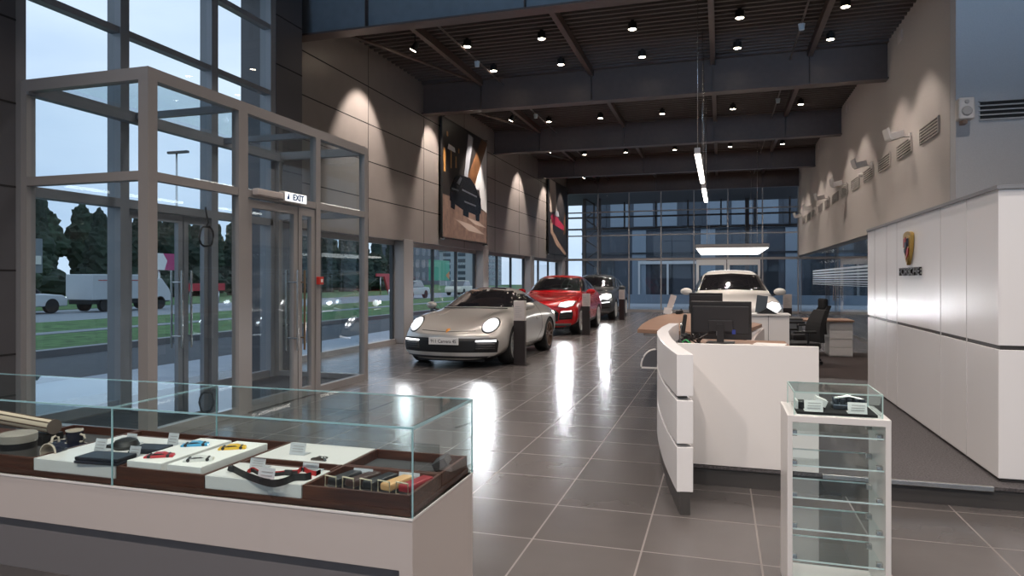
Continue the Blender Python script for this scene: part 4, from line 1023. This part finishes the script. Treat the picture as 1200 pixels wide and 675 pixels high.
def card(loc, w, h, label, rz=0, mt=PAPER, name='price_card', group='price cards in the showcases'):
    o = thing(name, label, 'price card', loc, group, rz)
    MB().obox((0, 0, h/2), (w, .002, h), (-.25, 0, 0)).obox((0, .02, .003), (w, .04, .002), (0, 0, 0)).build('card', mt, o, False)
    b = MB()
    for k in range(3): b.obox((-.0+.03*w*k, -.0015+.25*(k-1)*h*.22-.0008, h*(.3+.22*k)), (w*.7, .0006, h*.05), (-.25, 0, 0))
    b.build('printed_line', mat('print_grey', (.35, .33, .32), .6), o, False)
    return o
card((.405, gy0+.03, sz+.013), .078, .052, 'white price card at left inside the small glass showcase')
card((.585, gy0+.03, sz+.013), .078, .050, 'white price card at right inside the small glass showcase')
# ================================================================== long display case
cx0, cx1, cy0, cy1, cz, ct = -4.2, -1.01, 2.15, 2.745, .64, .945
dc = thing('display_case', 'long white display table with a glass cover and walnut trays, in the foreground', 'display case', (-2.5, 2.4, 0))
b = MB().box(cx0, cx1, cy0, cy1, .455, cz, .002); b.box(cx1-.05, cx1, cy0, cy1, 0, .46); b.box(-3.13, -3.04, cy0+.08, cy1-.02, 0, .46)
b.build('table', GREIGE, dc)
MB().box(cx0-.002, cx1+.002, cy0-.003, cy1+.003, cz-.008, cz).build('top_edge', WHITE, dc)
MB().box(cx0, cx1-.05, cy0+.035, cy0+.055, .235, .455).build('under_panel', mat('under_grey', (.17, .16, .165), .6), dc)
g = MB()
for x0, x1 in ((cx0, -2.323), (-2.317, cx1)):
    g.box(x0, x1, cy0, cy0+.008, cz, ct); g.box(x0, x1, cy1-.008, cy1, cz, ct); g.box(x0, x1, cy0, cy1, ct, ct+.008)
g.box(cx1-.008, cx1, cy0, cy1, cz, ct)
g.build('glass_cover', CASEG, dc)
e = MB(); r_ = .0017
for x in (cx1, -2.32): e.box(x-r_*1.2, x+r_*1.2, cy0-.0015, cy0+.0035, cz, ct+.008)
e.box(cx1-.003, cx1+.001, cy1-.004, cy1+.001, cz, ct+.008); e.box(-2.3215, -2.3185, cy1-.004, cy1+.001, cz, ct+.008)
e.box(cx0, cx1, cy0-.0015, cy0+.001, ct+.003, ct+.008); e.box(cx1-.003, cx1+.0015, cy0, cy1, ct, ct+.008); e.box(cx0, cx1, cy1-.002, cy1+.0015, ct+.004, ct+.008)
e.box(-2.3215, -2.3185, cy0, cy1, ct+.003, ct+.008)
e.build('glass_edge', GEDGE, dc)
tag(MB().box(cx0+.02, cx1-.015, cy0+.012, cy1-.012, cz, cz+.022).build('base_board', WALNUT), 'long walnut base board lying under the trays in the display case', 'board')
TB = mat('tray_lining', (.045, .043, .046), .8)
def tray(x0, x1, y0, y1, label, z=cz+.022, h=.05):
    o = thing('wooden_tray', label, 'tray', ((x0+x1)/2, (y0+y1)/2, z), 'walnut trays in the display case')
    t = .012
    MB().box(x0, x1, y0, y0+t, z, z+h).box(x0, x1, y1-t, y1, z, z+h).box(x0, x0+t, y0, y1, z, z+h).box(x1-t, x1, y0, y1, z, z+h).build('rim', WALNUT, o, bevel=.0015)
    MB().box(x0+t, x1-t, y0+t, y1-t, z, z+.012).build('lining', TB, o); return o
def block(x0, x1, y0, y1, label, z=cz+.022, h=.05):
    return tag(MB().box(x0, x1, y0, y1, z, z+h, .002).build('white_plinth', WHITE), label, 'plinth', 'white plinths in the display case')
XS = [-1.03, -1.46, -1.89, -2.32, -2.76, -3.2]
Y0, YM, Y1 = 2.168, 2.455, 2.73
tray(XS[1]+.003, XS[0], Y0, YM-.002, 'walnut tray holding the row of key cases, front right corner')
tray(XS[1]+.003, XS[0], YM+.002, Y1, 'walnut tray holding a small dark item, back right corner')
block(XS[2]+.003, XS[1]-.003, Y0, YM-.09, 'white plinth with the red and black lanyards, at the front')
tray(XS[2]+.003, XS[1]-.003, YM-.086, YM-.002, 'narrow walnut tray between the lanyard plinth and the keyring plinth')
block(XS[2]+.003, XS[1]-.003, YM+.002, Y1, 'white plinth with the small metal keyring, at the back')
tray(XS[3]+.003, XS[2]-.003, Y0, Y1, 'walnut tray with two white boxes of coloured cars')
block(XS[4]+.003, XS[3]-.003, Y0, Y1-.11, 'white plinth with dark wallets and price cards')
tray(XS[4]+.003, XS[3]-.003, Y1-.105, Y1, 'narrow walnut tray behind the wallet plinth')
tray(XS[5]+.003, XS[4]-.003, Y0, Y1, 'walnut tray with the cups and saucers, at the far left')
zt = cz+.022; zp = zt+.05; zl = zt+.012
# two long white boxes with coloured cars
def carbox(u0, v0, u1, v1, x0, x1, label):
    o = thing('toy_car_box', label, 'box', ((x0+x1)/2, Y0+.2, zl), 'white boxes with small cars')
    MB().box(x0, x1, Y0+.02, Y0+.43, zl, zp+.022, .002).build('carton', PAPER, o)
    return o
zb = zp+.022
def minicar(x, y, col, label, rz):
    o = thing('model_car', label, 'toy car', (x, y, zb), 'small cars on the white boxes', rz)
    m_ = mat('toy_'+label.split()[1], col, .35, 0, .6)
    b = MB(); b.prism([(-.055, .0), (-.057, .006), (-.05, .0095), (-.028, .011), (-.015, .0185), (.015, .019), (.036, .012), (.054, .010), (.057, .003), (.055, .0)], -.019, .019, 'Y')
    b.build('body', m_, o, False, bevel=.002)
    MB().prism([(-.028, .0115), (-.014, .0180), (.012, .0185), (.026, .0135)], -.0192, .0192, 'Y').build('windows', BLACK, o, False)
    w = MB()
    for x_ in (-.036, .036): w.cyl((x_, -.020, .007), (x_, .020, .007), .007, n=12)
    w.build('wheels', BLACK, o, False)
    return o
carbox(0, 0, 0, 0, -2.285, -2.115, 'long white box carrying the red and blue model cars')
carbox(0, 0, 0, 0, -2.085, -1.925, 'long white box carrying the yellow and white model cars')
minicar(-2.20, Y0+.10, (.5, .02, .03), 'small red model car on the front of the left white box', .5)
minicar(-2.20, Y0+.30, (.05, .35, .60), 'small blue model car on the back of the left white box', .5)
minicar(-2.005, Y0+.10, (.75, .74, .70), 'small white model car on the front of the right white box', .5)
minicar(-2.005, Y0+.30, (.85, .50, .02), 'small yellow model car on the back of the right white box', .5)
# lanyards
def strap(pts, w, m_, name, label, cat, parent=None, th=.003):
    b = MB(); n = len(pts); P = [Vector(p) for p in pts]; L = []
    for i, p in enumerate(P):
        b0 = [b.bm.verts.new(p+Vector((0, 0, q))+Vector((0, r, 0))) for q, r in ((0, 0), (w, 0), (w, th), (0, th))]; L.append(b0)
    for a, c in zip(L[:-1], L[1:]):
        for k in range(4): b.bm.faces.new((a[k], a[(k+1) % 4], c[(k+1) % 4], c[k]))
    b.bm.faces.new(L[0][::-1]); b.bm.faces.new(L[-1])
    o = b.build(name, m_, parent)
    if label: tag(o, label, cat, 'lanyards on the white plinth')
    return o
def curve(ps, n=8):
    R = []
    P = [ps[0]]+list(ps)+[ps[-1]]
    for i in range(1, len(P)-2):
        for k in range(n):
            t = k/n; a, b, c, d = [Vector(P[i+j]) for j in (-1, 0, 1, 2)]
            R.append(.5*((2*b)+(-a+c)*t+(2*a-5*b+4*c-d)*t*t+(-a+3*b-3*c+d)*t**3))
    R.append(Vector(ps[-1])); return R
def Q(u, v, z=zp): return at_z(u, v, z)
REDF = mat('red_strap', (.42, .012, .015), .7); DK = mat('black_strap', (.014, .014, .015), .7)
la = thing('lanyard', 'black lanyard with red backing curling along the front of the plinth', 'lanyard', tuple(Q(320, 568)), 'lanyards on the white plinth')
pts = curve([Q(272, 553), Q(285, 560), Q(300, 566), Q(318, 571), Q(332, 569), Q(345, 564), Q(357, 563.5), Q(364, 562)])
strap(pts, .027, DK, 'strap', None, None, la); strap([p+Vector((0, .0045, -.000)) for p in pts], .023, REDF, 'strap_backing', None, None, la)
MB().obox(tuple(Q(272, 553)+Vector((0, 0, .012))), (.03, .02, .02), (0, .3, .4), .004).build('clasp', BLACK, la)
MB().obox(tuple(Q(310, 568)+Vector((0, 0, .014))), (.04, .008, .02), (0, .1, .2), .003).build('buckle', BLACK, la)
lb_ = thing('lanyard', 'black and red lanyard looped at the back of the plinth', 'lanyard', tuple(Q(340, 556)), 'lanyards on the white plinth')
pts = curve([Q(290, 556), Q(296, 553), Q(305, 557), Q(322, 558), Q(337, 556.5), Q(348, 556), Q(354, 552), Q(362, 556), Q(372, 558), Q(382, 556)])
pts2 = [Vector((min(p.x, XS[1]-.015), p.y, p.z)) for p in pts]
strap(pts2, .018, REDF, 'strap', None, None, lb_); strap([p+Vector((0, -.004, 0)) for p in pts2[:52]], .014, DK, 'strap_face', None, None, lb_)
MB().obox(tuple(Q(338, 557)+Vector((0, 0, .012))), (.03, .008, .018), (0, 0, .1), .002).build('buckle', BLACK, lb_)
# keyring on the back plinth
kr = thing('keyring', 'small metal keyring with a car shaped fob on the back plinth', 'keyring', tuple(Q(372, 540)))
k0 = Q(373, 540)
MB().prism([(k0.x-.032, zp+.001), (k0.x-.03, zp+.010), (k0.x-.012, zp+.013), (k0.x, zp+.019), (k0.x+.014, zp+.019), (k0.x+.03, zp+.009), (k0.x+.034, zp+.001)], k0.y-.008, k0.y+.008, 'Y').build('fob', CHROME, kr)
MB().tube([(k0.x+.0+.018*math.cos(a), k0.y+.035+.018*math.sin(a), zp+.004) for a in [2*PI*k/14 for k in range(15)]], .002, 6).build('ring', BLACK, kr)
# key cases in the front right tray
cols = [(.02, .02, .022), (.05, .025, .02), (.015, .015, .017), (.62, .36, .16), (.30, .02, .03)]
nm = ['black leather key case, leftmost in the walnut tray', 'dark brown leather key case, second in the walnut tray', 'black leather key case with large frame, middle of the five', 'tan leather key case, fourth in the walnut tray', 'dark red leather key case, rightmost in the walnut tray']
us = [(325, 571), (388+11, 573), (0, 0), (0, 0), (0, 0)]
for k in range(5):
    x = XS[1]+.075+k*.073; y = Y0+.080
    o = thing('key_case', nm[k], 'key case', (x, y, zl), 'leather key cases in the tray', math.radians(-14))
    MB().box(-.026, .026, .0, .15, .018, .046, .008).build('leather_body', mat('leather_%d' % k, cols[k], .35), o, False)
    MB().tube([(-.028, -.006, .012), (-.027, -.006, .056), (.027, -.006, .056), (.028, -.006, .012), (-.028, -.006, .012)], .0034, 6).build('metal_frame', mat('pale_brass', (.78, .68, .50), .3, .3), o, False)
# dark small item in back tray
tag(MB().obox((XS[0]-.075, YM+.18, zl+.03), (.06, .10, .035), (0, -.5, .2), .004).build('leather_pouch', mat('pouch_dark', (.03, .028, .03), .5)), 'dark small leather pouch in the back right walnut tray', 'pouch')
# wallets
def slab(u, v, sx_, sy_, h_, rz, label, name='wallet', cat='wallet'):
    p = Q(u, v); o = thing(name, label, cat, (p.x, p.y, zp), 'dark leather goods on the plinth', rz)
    lm = mat('navy_leather', (.018, .022, .032), .38)
    MB().box(-sx_/2, sx_/2, -sy_/2, sy_/2, .001, h_*.45, .004).build('lower_flap', lm, o, False); MB().box(-sx_/2+.003, sx_/2-.002, -sy_/2+.002, sy_/2, h_*.5, h_, .004).build('upper_flap', lm, o, False)
    MB().box(-sx_/2+.006, sx_/2-.006, -sy_/2+.006, sy_/2-.004, h_*.40, h_*.55).build('lining', BLACK, o, False)
    return o
slab(124, 541, .21, .11, .028, math.radians(4), 'dark navy leather wallet lying at the front of the plinth')
slab(177, 529, .15, .10, .022, math.radians(8), 'dark folded leather wallet behind, near the glass joint')
p = Q(148, 525)
cp = thing('leather_pouch', 'black rounded leather pouch at the back of the wallet plinth', 'pouch', (p.x, p.y, zp), 'dark leather goods on the plinth')
MB().lathe([(.05, .001), (.055, .015), (.045, .035), (.02, .045), (.001, .047)], (0, 0, 0), 'Z', 20).build('body', BLACK, cp, False)
MB().box(-.09, -.03, -.03, .03, .001, .014, .004).build('tab', BLACK, cp, False)
def card2(u, v, z, w, h, label, rz=0): p = Q(u, v, z); return card((p.x, p.y, z), w, h, label, rz, ACRC)
ACRC = mat('clear_card', (.55, .56, .58), .3)
card2(118, 529, zp, .060, .055, 'clear price card behind the front navy wallet')
card2(158, 537, zp, .055, .050, 'clear price card leaning right of the front navy wallet')
card2(154, 521, zp, .055, .050, 'clear price card beside the black leather pouch')
card2(203, 522, zp, .055, .055, 'clear price card at the back right of the wallet plinth')
card2(253, 534, zl, .07, .05, 'clear price card behind the yellow model car')
card2(349, 533, zp, .075, .05, 'clear price card beside the small metal keyring')
card2(302, 549, zp, .07, .04, 'clear price card behind the black lanyard loop')
card2(312, 566, zp, .07, .055, 'clear price card leaning at the middle of the lanyards')
card2(364, 553, zp, .07, .035, 'clear price card behind the red end of the lanyard')
card2(425, 566, zl, .082, .055, 'clear price card behind the three left key cases')
card2(479, 571, zl, .085, .055, 'clear price card behind the dark red key case')
# cups
def cup(loc, label, rot=None, body=None, big=1.0):
    o = thing('espresso_cup', label, 'cup', loc, 'cups in the left tray')
    if rot: o.rotation_euler = rot
    R, h_ = .036*big, .072*big
    MB().lathe([(R*.75, 0), (R*.95, .01), (R, h_*.7), (R*1.02, h_), (R*.93, h_), (R*.90, h_*.6), (R*.7, .012), (.001, .010)], (0, 0, 0), 'Z', 24).build('bowl', body, o, False)
    MB().lathe([(R*1.03, h_*.93), (R*1.04, h_+.001), (R*.92, h_+.001), (R*.89, h_*.6), (R*.68, .016), (.001, .014)], (0, 0, 0), 'Z', 24, False).build('inner_glaze', mat('cream_glaze', (.62, .52, .42), .25), o, False)
    MB().tube([(R+.0, 0, h_*.75), (R+.022, 0, h_*.7), (R+.026, 0, h_*.5), (R+.018, 0, h_*.3), (R*.95, 0, h_*.25)], .005, 8).build('handle', mat('cream_glaze', (.62, .52, .42), .25), o, False)
    return o
NV = mat('navy_glaze', (.015, .018, .035), .2)
p = Q(50, 531, zl+.03); cup((p.x+.045, p.y+.055, zl+.038), 'navy espresso cup lying on its side with cream inside', Vector((.10, -1, .05)).to_track_quat('Z', 'X').to_euler(), NV, 1.05)
p = Q(62, 525, zl); cup((p.x+.05, p.y+.07, zl+.001), 'upright navy espresso cup with cream rim behind the lying cup', None, NV, 1.0)
def saucer(u, v, R, label):
    p = Q(u, v, zl); o = thing('saucer', label, 'saucer', (p.x, p.y, zl), 'saucers in the left tray')
    MB().lathe([(.03, 0.001), (R, .012), (R, .016), (.03, .006), (.001, .006)], (0, 0, 0), 'Z', 28).build('dish', NV, o, False)
    MB().tube([(R*math.cos(a), R*math.sin(a), .0145) for a in [2*PI*k/28 for k in range(29)]], .0028, 6).build('rim', mat('cream_glaze', (.62, .52, .42), .25), o, False)
saucer(84, 526, .065, 'larger navy saucer with cream rim at right of the cups'); saucer(72, 521, .05, 'small navy saucer behind the larger one')
p = Q(8, 540, zl)
cn = thing('round_canister', 'round grey canister with dark middle band at the left edge', 'canister', (p.x, p.y+.05, zl))
MB().lathe([(.068, .001), (.07, .045), (.07, .046)], (0, 0, 0), 'Z', 32).build('lower_body', mat('canister_grey', (.10, .09, .085), .6), cn, False)
MB().lathe([(.0705, .046), (.0715, .075), (.001, .075)], (0, 0, 0), 'Z', 32).build('band', BLACK, cn, False)
MB().lathe([(.073, .075), (.074, .108), (.070, .112), (.001, .112)], (0, 0, 0), 'Z', 32).build('lid', mat('canister_lid', (.32, .28, .24), .5), cn, False)
a0 = at_z(-25, 484, .80); a1 = at_z(63, 501, .77)
um = thing('rolled_blanket', 'rolled cream striped cloth lying across the back of the left tray', 'rolled cloth', (a1.x, a1.y-.2, zt))
def cl(p): return Vector((p.x, min(p.y, 2.68), p.z))
s0, s1 = Vector((-3.46, 2.54, .772)), Vector((-3.05, 2.50, .757))
MB().cyl(s0, s1, .034, .032, 24).build('roll', mat('cream_cloth', (.62, .50, .38), .8), um)
b = MB(); dirv = (s1-s0).normalized(); up = dirv.cross(Vector((0, 1, 0))).normalized(); sd = dirv.cross(up)
for k in range(8):
    a = 2*PI*k/8; o_ = (up*math.cos(a)+sd*math.sin(a))*.0335; b.cyl(s0+o_, s1+o_*.95, .0035, n=6)
b.build('stripe', mat('dark_stripe', (.10, .06, .04), .8), um)
MB().cyl(s1, s1+dirv*.004, .036, n=24).build('end_disc', mat('end_brown', (.16, .12, .10), .6), um)
MB().box(-3.18, -3.06, 2.45, 2.56, zl, .722, .004).build('cradle', BLACK, um)
# ================================================================== outside
ASPH = mat('asphalt', (.085, .088, .095), .9, noise=.12, nscale=8); PAVE = mat('paving_pale', (.42, .45, .50), .8, noise=.06, nscale=3)
GRASS = mat('grass', (.075, .155, .045), 1, noise=.55, nscale=2.5, bump=.6); CURB = mat('kerb_stone', (.30, .30, .31), .9); ROAD = mat('road_pale', (.24, .26, .28), .85, noise=.08, nscale=2)
struct(MB().box(-9.4, -7.6, -20, 140, -.25, -.04).build('ground_forecourt', PAVE))
struct(MB().box(-12.6, -9.4, -20, 140, -.25, -.06).build('ground_driveway', ASPH))
struct(MB().box(-22, -12.85, -20, 140, -.25, .02).build('ground_verge', GRASS)); struct(MB().box(-12.85, -12.6, -20, 140, -.25, .08).build('trim_3', CURB))
struct(MB().box(-17.6, -16.9, -20, 140, -.25, .035).build('ground_footpath', ROAD))
struct(MB().box(-31, -22, -20, 140, -.25, -.02).build('ground_road', ROAD))
struct(MB().box(-160, -31, -60, 200, -.3, .01).build('ground_meadow', GRASS))
struct(MB().box(-7.6, 60, 32.3, 140, -.25, -.03).build('ground_yard', PAVE))
struct(MB().box(-7.6, 9.3, -20, -6.26, -.25, -.03).build('ground_front', PAVE))
LEAF = [mat('foliage_a', (.020, .036, .022), .95, noise=.6, nscale=1.5), mat('foliage_b', (.028, .050, .028), .95, noise=.6, nscale=1.5)]
BARK = mat('bark', (.06, .045, .035), .9)
def make_tree(seed, h_, r_, conif):
    random.seed(seed); o = thing('tree', 'x', 'tree', (0, 0, 0), 'trees beyond the road')
    MB().cyl((0, 0, 0), (0, 0, h_*.6), .14, .07, 8).build('trunk', BARK, o, False)
    b = MB()
    for k in range(16):
        t = k/15; zc = h_*(.16+.76*t); rr = r_*((1-t)*.8+.28 if conif else math.sin(PI*(.15+.75*t))*.75+.1)
        a = random.uniform(0, 6.28); d = rr*.45*random.random()
        s = bmesh.ops.create_icosphere(b.bm, subdivisions=3, radius=1)
        c = Vector((d*math.cos(a), d*math.sin(a), zc))
        for v in s['verts']:
            n_ = mnoise.noise(v.co*2.2+Vector((k*5, seed, 0)))+.6*mnoise.noise(v.co*6+Vector((seed, k, 3)))
            q_ = v.co*(1+.38*n_); v.co = c+Vector((q_.x*rr*.7, q_.y*rr*.7, q_.z*h_*.13))
    b.build('crown', LEAF[seed % 2], o, False)
    return o
trees = [make_tree(s, 1.0, .29+.02*(s % 3), s % 2 == 0) for s in range(4)]
for t_ in trees:                                         # unit trees are scaled per placement
    pass
random.seed(11); n = 0; used = set()
tpos = []
for k in range(44):
    y = 8+(k//2)*4.0+(k % 2)*2.0+random.uniform(-.4, .4); x = -45-(k % 2)*8+random.uniform(-.5, .5)
    tpos.append((x, y, random.uniform(6.5, 7.1)+(k % 2)*1.0))
labs = 'dark dense tree in the woodland line beyond the road'
for i, (x, y, h_) in enumerate(tpos):
    src = trees[i % 4]
    if i < 4: o = src; o.location = (x, y, 0)
    else: o = dup(src, (x, y, 0))
    o.scale = (h_, h_, h_); o['label'] = labs
bush = dup(trees[1], (-35.5, 27.5, 0), label='pale green round bush in front of the woodland, left of the van'); bush.scale = (4.2, 4.2, 4.0); bush.name = 'bush'; bush['category'] = 'bush'; del bush['group']
# simple vehicles outside
def far_car(loc, rz, col, label, n='passing_car'):
    c = thing(n, label, 'car', loc, rz=rz)
    m_ = mat('far_paint_'+label.split()[0], col, .3, .1, .8)
    MB().prism([(-2.1, .30), (-2.12, .62), (-1.9, .78), (-1.0, .86), (1.3, .88), (2.0, .84), (2.15, .60), (2.12, .30)], -.82, .82, 'Y').build('body', m_, c, False, bevel=.05)
    MB().prism([(-1.0, .86), (-.45, 1.32), (.75, 1.36), (1.35, .88)], -.70, .70, 'Y').build('cabin', CARG, c, False, bevel=.04)
    MB().prism([(-.45, 1.33), (-.40, 1.38), (.70, 1.42), (.78, 1.36)], -.68, .68, 'Y').build('roof', m_, c, False)
    for x in (-1.35, 1.3):
        for s in (1, -1): MB().cyl((x, s*.84, .32), (x, s*.62, .32), .32, n=20).cyl((x, s*.845, .32), (x, s*.83, .32), .18, n=16).build('wheel', RUBBER, c, False)
    MB().box(-2.14, -2.08, -.7, -.4, .58, .70).box(-2.14, -2.08, .4, .7, .58, .70).build('headlight', mat('far_lamp', (.9, .9, .85), .3, emit=1.5), c, False)
    return c
far_car((-28.8, 21.5, 0), -PI/2, (.60, .62, .64), 'white car on the road in front of the van, seen through the vestibule')
far_car((-23.5, 49.5, 0), PI/2, (.50, .52, .52), 'pale saloon car on the road seen past the left column')
far_car((-24.0, 62.0, 0), -PI/2, (.62, .60, .48), 'cream car on the road above the silver coupe')
vn = thing('box_truck', 'grey box truck on the road beyond the vestibule', 'truck', (-27.6, 26, 0))
MB().box(-28.6, -27.0, 24.0, 27.4, .55, 1.72, .04).build('cargo_box', mat('truck_grey', (.46, .48, .50), .5), vn)
MB().box(-28.55, -26.99, 24.3, 27.2, 1.42, 1.46).build('red_stripe', mat('truck_red', (.4, .05, .05), .5), vn)
MB().prism([(27.45, .4), (27.45, 1.55), (28.1, 1.55), (28.6, 1.0), (28.8, .4)], -28.5, -27.1, 'X').build('cab', mat('truck_cab', (.55, .56, .57), .4), vn, bevel=.04)
MB().box(-28.45, -27.15, 24.05, 28.6, .35, .55).build('chassis', BLACK, vn)
for y in (24.8, 28.0):
    for x in (-28.4, -27.2): MB().cyl((x-.1, y, .32), (x+.1, y, .32), .32, n=20).build('wheel', RUBBER, vn)
# signs
def board(px, pv0, pv1, X, w, z0, z1, col, label, name, along='Y', posts=2, extra=None):
    p = at_x(px, 328, X); o = thing(name, label, 'sign', (X, p.y, 0))
    m_ = mat('sign_'+label.split()[0]+label.split()[1], col, .5)
    MB().box(X-.06, X+.06, p.y-w/2, p.y+w/2, z0, z1).build('panel', m_, o)
    b = MB()
    for s in ((-.35, .35) if posts == 2 else (0,)): b.cyl((X, p.y+s*w, 0), (X, p.y+s*w, z0), .05, n=8)
    b.build('post', CHROME, o); return o, p
o, p = board(39.5, 0, 0, -22.8, .55, 1.7, 2.9, (.22, .24, .27), 'grey double road sign on a pole seen in the leftmost pane', 'road_sign', posts=1)
MB().box(-22.73, -22.70, p.y-.2, p.y+.2, 2.0, 2.3).build('sign_plate', PAPER, o)
o, p = board(198, 0, 0, -29, 2.0, 2.0, 2.9, (.45, .05, .16), 'pink billboard with a white corner beyond the entrance doors', 'billboard')
MB().prism([(p.y-1.0, 2.0), (p.y-.4, 2.0), (p.y-.2, 2.5), (p.y-.5, 2.9), (p.y-1.0, 2.9)], -28.94, -28.92, 'X').build('white_corner', PAPER, o)
o, p = board(240, 0, 0, -30, 3.4, .8, 1.25, (.45, .02, .03), 'red low banner sign beyond the entrance doors', 'banner_sign')
o, p = board(457, 0, 0, -33, 6.0, 1.8, 2.1, (.45, .02, .03), 'red flat canopy roof beyond the road at left of the column', 'petrol_canopy')
MB().prism([(p.y-.3, 0), (p.y+.3, 0), (p.y+1.4, 1.8), (p.y-1.4, 1.8)], -33.1, -32.9, 'X').build('support', MATS['sign_redflat'], o)
o, p = board(515, 0, 0, -32, 6.0, 1.4, 3.8, (.03, .30, .17), 'green billboard seen between the two window columns', 'billboard')
MB().prism([(p.y+1.8, 2.0), (p.y+2.9, 1.5), (p.y+2.9, 2.5)], -31.94, -31.92, 'X').build('orange_corner', mat('orange_print', (.6, .2, .03), .5), o)
sl = thing('street_lamp', 'tall thin street lamp pole seen through the vestibule roof', 'street lamp', (-30, 22, 0))
p = at_x(207, 200, -30)
MB().cyl((-30, p.y, 0), (-30, p.y, 8.8), .09, .05, 8).build('pole', CHROME, sl); MB().box(-30.6, -29.2, p.y-.1, p.y+.1, 8.75, 8.88).build('lamp_head', DGREY, sl)
# distant buildings
def block_building(X, Y, w, d, h_, label, col, nx, nz):
    o = thing('apartment_building', label, 'building', (X, Y, 0))
    MB().box(X-d/2, X+d/2, Y-w/2, Y+w/2, 0, h_).build('wall', mat('bld_'+label.split()[0], col, .8), o)
    MB().box(X-d/2-.2, X+d/2+.2, Y-w/2-.2, Y+w/2+.2, h_, h_+.4).build('roof', DGREY, o)
    wn = mat('far_window', (.03, .045, .06), .2)
    for i in range(nx):
        for k in range(nz):
            y = Y-w/2+(i+.5)*w/nx; z = 1.0+k*(h_-1)/nz
            MB().box(X+d/2, X+d/2+.05, y-w/nx*.28, y+w/nx*.28, z+.3, z+(h_-1)/nz*.75).build('window', wn, o)
    for i in range(3):
        for k in range(nz):
            x = X-d/2+(i+.5)*d/3; z = 1.0+k*(h_-1)/nz
            MB().box(x-d/3*.25, x+d/3*.25, Y-w/2-.05, Y-w/2, z+.3, z+(h_-1)/nz*.75).build('window', wn, o)
    return o
pB = at_x(541, 300, -62)
block_building(-62, pB.y+7, 14, 12, 8.6, 'pale apartment block seen between the two window columns', (.30, .33, .36), 5, 5)
pC = at_x(492, 300, -90)
block_building(-90, pC.y, 34, 12, 12, 'dark long building behind the green billboard', (.12, .13, .15), 8, 3)
# neighbouring glazed building beyond the back facade
nbd = thing('neighbouring_building', 'blue-grey glazed building across the yard behind the back windows', 'building', (0, 46, 0))
NB = mat('neighbour_panel', (.055, .068, .09), .5); NBL = mat('neighbour_light', (.22, .27, .33), .5); NBD = mat('neighbour_dark', (.025, .032, .042), .25)
MB().box(-9, 22, 46, 50, 0, 7.2).build('wall', NB, nbd)
b = MB(); b.box(-9.2, 22.2, 45.6, 46, 7.2, 7.6)
for z in (3.15, 4.75): b.box(-9, 22, 45.85, 46, z, z+.12)
b.build('band', NBD, nbd)
for x in (-5.6, -1.2, 3.9, 8.6): MB().box(x, x+.9, 45.9, 46, 0, 4.75).build('pale_panel', NBL, nbd)
for x in (-8.2, -4.4, .2, 2.1, 5.4, 7.0): 
    pn = MB().box(x, x+1.4, 45.93, 46.0, .5, 2.9).build('window', NBD, nbd)
for k in range(20):
    x = -8.6+k*1.55; MB().box(x, x+1.25, 45.93, 46.0, 5.0, 6.6).build('upper_window', NBL if k % 4 else NB, nbd)
dd = MB().box(-5.2, -1.4, 45.80, 45.93, 0, .35).box(-5.2, -1.4, 45.80, 45.93, 2.5, 2.7)
for x in (-5.2, -3.35, -1.5): dd.box(x, x+.12, 45.8, 45.93, 0, 2.7)
dd.build('entrance_frame', mat('frame_door_white', (.62, .63, .64), .4), nbd)
MB().box(-9, 22, 43.2, 43.5, 0, .55).build('low_wall', NBL, nbd)
# outside canopy and its lattice column
cn_ = thing('outside_canopy', 'dark steel canopy with lattice post outside the back facade', 'canopy', (-3, 36, 0))
MB().box(-9, 12, 33.0, 39.0, 5.75, 6.3).build('roof', DECK, cn_)
b = MB()
for x in (-6.9, -6.1): b.box(x-.07, x+.07, 35.9, 36.1, 0, 5.75)
for k in range(5):
    z = .3+k*1.1; b.tube([(-6.9, 36, z), (-6.1, 36, z+.55), (-6.9, 36, z+1.1)], .04, 6)
b.build('lattice_post', STEEL, cn_)
b = MB()
for x in (1.35,): b.box(x-.1, x+.1, 37.9, 38.1, 0, 5.75)
b.build('post', STEEL, cn_)
b = MB()
for z in (4.9, 4.25): b.box(-9, 12, 38.0, 38.1, z, z+.09)
for k in range(12): b.box(-8.5+k*1.7, -8.42+k*1.7, 38.0, 38.08, 4.25, 5.75)
b.build('railing', STEEL, cn_)
